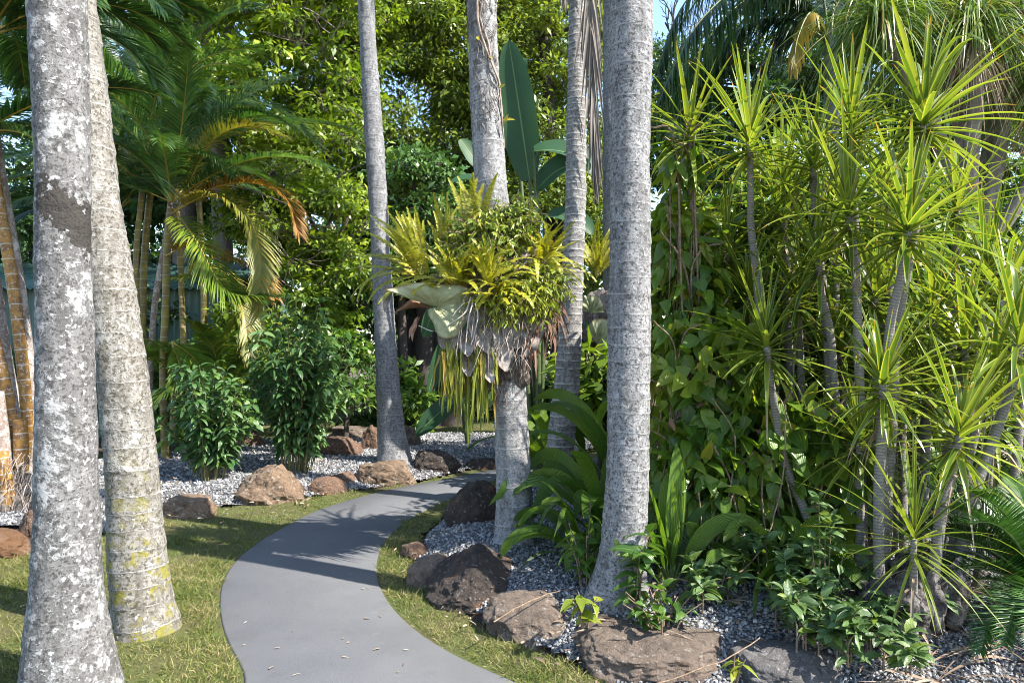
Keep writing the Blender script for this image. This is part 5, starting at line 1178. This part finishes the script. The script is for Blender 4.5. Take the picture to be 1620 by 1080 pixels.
tree('low dense glossy tree behind the slim far palm', 'broadleaf_tree', G0(640, 12.2), [([G0(640, 12.2), W(636, 500, 12.2), W(632, 360, 12.2)], .1, .05)], [(W(640, 320, 12.2), (.85, .8, 1.0), 36), (W(560, 420, 12.4), (1.0, .8, 1.2), 34)], F_GLOSS, BARKD, 50, 190, .4, .1, .055, 6, prof=p_ovate)
tree('bright bushy tree with mixed yellow leaves between the areca and the slim far palm', 'broadleaf_tree', G0(500, 10.6), [([G0(500, 10.6), W(500, 560, 10.6), W(505, 420, 10.6)], .08, .04)], [(W(490, 360, 10.6), (.95, .75, .8), 42), (W(430, 330, 10.9), (.8, .6, .7), 22), (W(530, 450, 10.4), (.7, .6, .8), 24)], F_LIME, BARK, 60, 200, .36, .095, .045, 8, 4, prof=p_ovate, flat=.5)
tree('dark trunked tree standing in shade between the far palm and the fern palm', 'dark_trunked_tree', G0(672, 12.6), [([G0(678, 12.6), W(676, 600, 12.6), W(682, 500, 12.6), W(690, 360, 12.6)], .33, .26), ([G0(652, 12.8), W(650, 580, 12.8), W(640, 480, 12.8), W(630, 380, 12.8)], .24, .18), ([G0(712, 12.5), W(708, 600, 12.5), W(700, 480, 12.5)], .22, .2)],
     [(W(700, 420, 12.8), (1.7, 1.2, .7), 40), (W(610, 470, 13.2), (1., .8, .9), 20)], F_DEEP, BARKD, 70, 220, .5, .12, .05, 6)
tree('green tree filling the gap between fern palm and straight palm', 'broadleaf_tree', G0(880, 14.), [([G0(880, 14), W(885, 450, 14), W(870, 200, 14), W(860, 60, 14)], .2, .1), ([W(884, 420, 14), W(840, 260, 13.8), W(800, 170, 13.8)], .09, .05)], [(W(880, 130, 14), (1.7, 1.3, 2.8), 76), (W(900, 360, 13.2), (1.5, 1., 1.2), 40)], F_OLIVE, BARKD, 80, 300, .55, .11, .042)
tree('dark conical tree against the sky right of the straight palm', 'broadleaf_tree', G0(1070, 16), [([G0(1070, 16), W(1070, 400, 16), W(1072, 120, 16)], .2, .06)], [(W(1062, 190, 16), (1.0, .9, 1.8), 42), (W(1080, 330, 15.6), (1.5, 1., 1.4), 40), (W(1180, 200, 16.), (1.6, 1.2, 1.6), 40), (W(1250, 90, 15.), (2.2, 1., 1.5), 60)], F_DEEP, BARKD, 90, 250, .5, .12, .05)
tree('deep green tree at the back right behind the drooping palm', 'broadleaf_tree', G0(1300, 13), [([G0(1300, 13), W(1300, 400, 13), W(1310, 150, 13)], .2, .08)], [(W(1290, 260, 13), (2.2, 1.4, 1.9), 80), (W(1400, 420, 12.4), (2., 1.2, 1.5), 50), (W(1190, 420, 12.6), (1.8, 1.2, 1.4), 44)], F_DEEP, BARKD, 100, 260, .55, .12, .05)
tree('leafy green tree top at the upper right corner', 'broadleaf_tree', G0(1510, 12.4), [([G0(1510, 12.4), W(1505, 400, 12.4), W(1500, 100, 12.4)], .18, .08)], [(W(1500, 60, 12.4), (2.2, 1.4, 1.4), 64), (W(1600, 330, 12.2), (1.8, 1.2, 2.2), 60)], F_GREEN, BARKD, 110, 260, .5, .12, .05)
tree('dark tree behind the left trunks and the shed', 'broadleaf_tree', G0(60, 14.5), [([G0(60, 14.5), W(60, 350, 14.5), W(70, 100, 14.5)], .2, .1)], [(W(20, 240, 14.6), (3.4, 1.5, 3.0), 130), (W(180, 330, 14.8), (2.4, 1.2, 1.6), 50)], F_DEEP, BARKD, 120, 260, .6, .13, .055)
# lower shrubs
gs = 'background shrubs under the trees'
def bush(label, c, r, k, leaf, n=170, rad=.3, L=.09, w=.045, seed=0, **kw):
    b = A(c[0], c[1], h1(c[0], c[1])); return tree(label, 'background_shrub', b, [([b, (b+np.asarray(c))/2+A(.03, 0, 0), np.asarray(c)], .04, .02)], [(c, r, k)], leaf, BARKD, seed+500, n, rad, L, w, 8, 0, gs, 'shrub', **kw)
bush('shrub with fine green leaves right behind the taller bushy shrub', W(545, 590, 9.4), (.5,.4,.55), 20, F_GREEN, seed=1)
bush('low fresh green shrub at the foot of the areca palms', W(300, 640, 8.8), (.8,.4,.45), 22, F_GREEN, seed=2)
bush('yellowish shrub glowing between the bushy shrubs', W(400, 560, 9.6), (.6,.4,.7), 24, F_LIME, seed=3)
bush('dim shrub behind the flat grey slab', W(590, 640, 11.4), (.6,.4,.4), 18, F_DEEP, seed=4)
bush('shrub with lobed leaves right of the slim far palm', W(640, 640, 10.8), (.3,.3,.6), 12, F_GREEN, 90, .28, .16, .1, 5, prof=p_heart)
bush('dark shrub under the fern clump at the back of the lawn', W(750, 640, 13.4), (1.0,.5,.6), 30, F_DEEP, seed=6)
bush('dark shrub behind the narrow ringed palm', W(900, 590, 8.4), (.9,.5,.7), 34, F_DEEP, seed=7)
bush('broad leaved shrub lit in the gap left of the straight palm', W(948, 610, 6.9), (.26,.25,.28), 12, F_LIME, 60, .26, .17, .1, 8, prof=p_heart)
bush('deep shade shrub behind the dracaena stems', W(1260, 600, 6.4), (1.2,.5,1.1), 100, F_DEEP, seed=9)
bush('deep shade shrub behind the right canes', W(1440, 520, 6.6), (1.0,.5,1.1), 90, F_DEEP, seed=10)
bush('shrub low on the gravel behind the leaning canes', W(1500, 690, 5.4), (.55,.35,.4), 24, F_DEEP, 120, .25, .12, .03, 11)
bush('shrub behind the shed corner under the areca', W(250, 560, 10.4), (1.0,.4,.8), 30, F_DEEP, seed=12)
bush('shrub behind the golden cane stems', W(20, 600, 10), (1.2,.4,.5), 24, F_DEEP, seed=13)

# weeping palm at the right
WEEP = leafmat('weeping_palm_leaflet', ((.012, .034, .014), (.024, .06, .022), (.055, .1, .034)), .25, .42)
wp = thing('weeping_palm', 'palm with long dark drooping fronds above the dracaenas, right of the straight palm', 'palm tree', G0(1318, 9.2), None)
mb = MB(); tube(mb, catmull([G0(1318, 9.2), W(1318, 400, 9.2), W(1316, 200, 9.2)], 30), np.linspace(.12, .085, 30), 14); mb.build('trunk', TR_C, wp)
mb = MB(); tube(mb, catmull([W(1316, 205, 9.2), W(1315, 150, 9.2), W(1314, 95, 9.2), W(1313, 60, 9.2)], 16), np.linspace(.1, .08, 16), 14); mb.build('crownshaft', plain('grey_green_crownshaft', (.13, .16, .14), .5), wp)
top = W(1313, 70, 9.2)
for pts in ([top, W(1260,-10,9.0), W(1180,0,8.7), W(1100,90,8.4), W(1050,190,8.2)], [top, W(1240,30,9.2), W(1150,60,9.2), W(1080,150,9.2), W(1055,260,9.2)], [top, W(1230,-60,9.5), W(1130,-30,9.8), W(1050,90,10), W(1010,200,10.1)],
            [top, W(1360,-20,9.), W(1420,0,8.9), W(1470,90,8.8), W(1490,180,8.8)], [top, W(1330,-60,9.6), W(1380,-80,10), W(1450,-20,10.3)], [top, W(1290,-60,9.), W(1240,-90,8.4), W(1180,-60,7.9)], [top, W(1250,-30,9.3), W(1170,40,9.3), W(1110,160,9.2), W(1090,270,9.1)], [top, W(1220,-40,8.9), W(1120,20,8.5), W(1060,120,8.3), W(1020,230,8.2)], [top, W(1260,40,9.5), W(1200,110,9.6), W(1150,220,9.6)], [top, W(1230,-90,9.1), W(1150,-60,8.9), W(1080,10,8.8), W(1040,110,8.7)]):
    ml, mr = MB(), MB(); frond(ml, mr, pts, 120, .72, .03, 50, -.1, 2.2, .02, n=6, start=.12, endl=.5, jit=.1, fold=.2, dp=.7, mid=False)
    f_ = ml.build('frond', WEEP, wp); mr.build('frond_stalk', RACH, f_)
ml, mr = MB(), MB(); frond(ml, mr, [top, W(1285,20,8.9), W(1262,60,8.7), W(1255,110,8.6)], 40, .5, .03, 45, -.1, 2.6, .02, n=5, mid=False, dp=.7); f_ = ml.build('frond', leafmat('old_weeping_leaflet', ((.16,.12,.02),(.24,.18,.025),(.3,.22,.03)), .3, .5), wp); f_['label'] = 'old yellow brown frond hanging by the crownshaft'; mr.build('frond_stalk', RACH, f_)

# ponytail palm with many limbs at the right
PONY = leafmat('ponytail_leaf', ((.045, .095, .014), (.095, .16, .024), (.19, .25, .045)), .34, .38, None, (.3, .24, .1), .08)
PBARK = trunkmat('ponytail_bark', (.26, .22, .18), (.09, .072, .06), (.4, .36, .31), .6, 0., .5)
pt = thing('ponytail_palm', 'old branching ponytail palm with grey limbs and long hanging strap leaves at the right', 'ponytail palm', G0(1545, 7.0), None)
mb = MB(); j = W(1548, 440, 7.0)
def limb2(pts, r0, r1): tube(mb, catmull(pts, 26), np.linspace(r0, r1, 26), 12, True, lambda s, a: .08*r0*np.sin(a*3+s*3)+.05*r0*np.sin(a*5-s*5))
limb2([G0(1545, 7), W(1540, 600, 7), W(1545, 480, 7), W(1550, 400, 7)], .3, .2)
heads = [(1395, 30, 6.7), (1470, -40, 7.4), (1540, 40, 6.6), (1610, 0, 6.9), (1660, 120, 6.7), (1450, 90, 7.5), (1570, -90, 7.3)]
for (hx, hy, hd), mids in zip(heads, (([1525,340],[1500,250],[1455,160]), ([1530,330],[1520,220],[1500,90]), ([1536,330],[1536,240],[1545,150]), ([1560,340],[1580,240],[1600,110]), ([1570,380],[1610,320],[1650,240]), ([1520,320],[1490,250],[1475,190]), ([1556,320],[1568,200],[1580,50]))):
    limb2([W(1550, 430, 7.0)]+[W(x, y, 7.0+(hd-7)*k) for (x, y), k in zip(mids, (.3, .6, .85))]+[W(hx, hy, hd)], .085, .05)
mb.build('trunk', PBARK, pt)
for k, (hx, hy, hd) in enumerate(heads):
    ml = MB(); p = W(hx, hy, hd); n = 380; g = np.random.default_rng(k+40); az = g.uniform(0, 6.283, n); el = np.radians(g.uniform(-25, 80, n))
    D = np.c_[np.cos(el)*np.cos(az), np.cos(el)*np.sin(az), np.sin(el)]
    ribbons(ml, p+.04*D, D, A(0, 0, 1)+.3*g.normal(size=(n, 3)), g.uniform(.65, 1.25, n), g.uniform(.012, .02, n), g.uniform(1.2, 3.4, n), 10, .15, p_sword, .9, mid=False)
    ml.build('leaf_head', PONY, pt)
    if k in (2, 3, 4):
        md = MB(); n = 130; az = g.uniform(0, 6.283, n); ribbons(md, p-A(0, 0, .1)-np.c_[0*az, 0*az, g.uniform(0, .25, n)], np.c_[np.cos(az)*.7, np.sin(az)*.7, g.uniform(-.6, .1, n)], A(0, 0, 1)+.3*g.normal(size=(n, 3)), g.uniform(.5, 1.0, n), .011, g.uniform(2, 5, n), 8, .2, p_sword, .7, mid=False); md.build('dead_leaf_skirt', leafmat('straw_thatch', ((.22,.15,.1),(.36,.27,.19),(.46,.38,.28)), .2, .8, trmul=(1,.9,.8)) if k == 2 else bpy.data.materials['straw_thatch'], pt)

# bare tree against the sky
bt = thing('bare_tree', 'leafless branching tree top against the blue sky', 'tree', G0(1100, 19)); mb = MB()
def twig(p, d, L, r, lv):
    e = p+d*L; C = limb(mb, p, e, r, r*.6, .25, 10, 6)
    if lv:
        for k in range(3): twig(C[rng.integers(4, 10)], nrm(d+.55*rng.normal(size=3)+A(0, 0, .15)), L*rnd(.5, .8), r*.6, lv-1)
tube(mb, catmull([G0(1100, 19), W(1100, 300, 19), W(1095, 130, 19)], 20), np.linspace(.2, .1, 20), 10)
for d in ((-.35,0,1), (.1,.1,1), (.45,0,.9), (-.6,.1,.8)): twig(W(1095, 140, 19), nrm(A(*d)), 1.3, .055, 3)
mb.build('trunk', BARKD, bt)

# far wood
mb = MB(); c_ = [A(rnd(-26, 26), rnd(19, 24), rnd(.3, 6.2)) for _ in range(800)]
c_ = [c for c in c_ if not (c[2] > 4.6 and (-8.2 < c[0]/c[1]*20 < -7 or 3 < c[0]/c[1]*20 < 9))]
clumps(mb, None, c_, 1.3, 130, .26, .12, .8)
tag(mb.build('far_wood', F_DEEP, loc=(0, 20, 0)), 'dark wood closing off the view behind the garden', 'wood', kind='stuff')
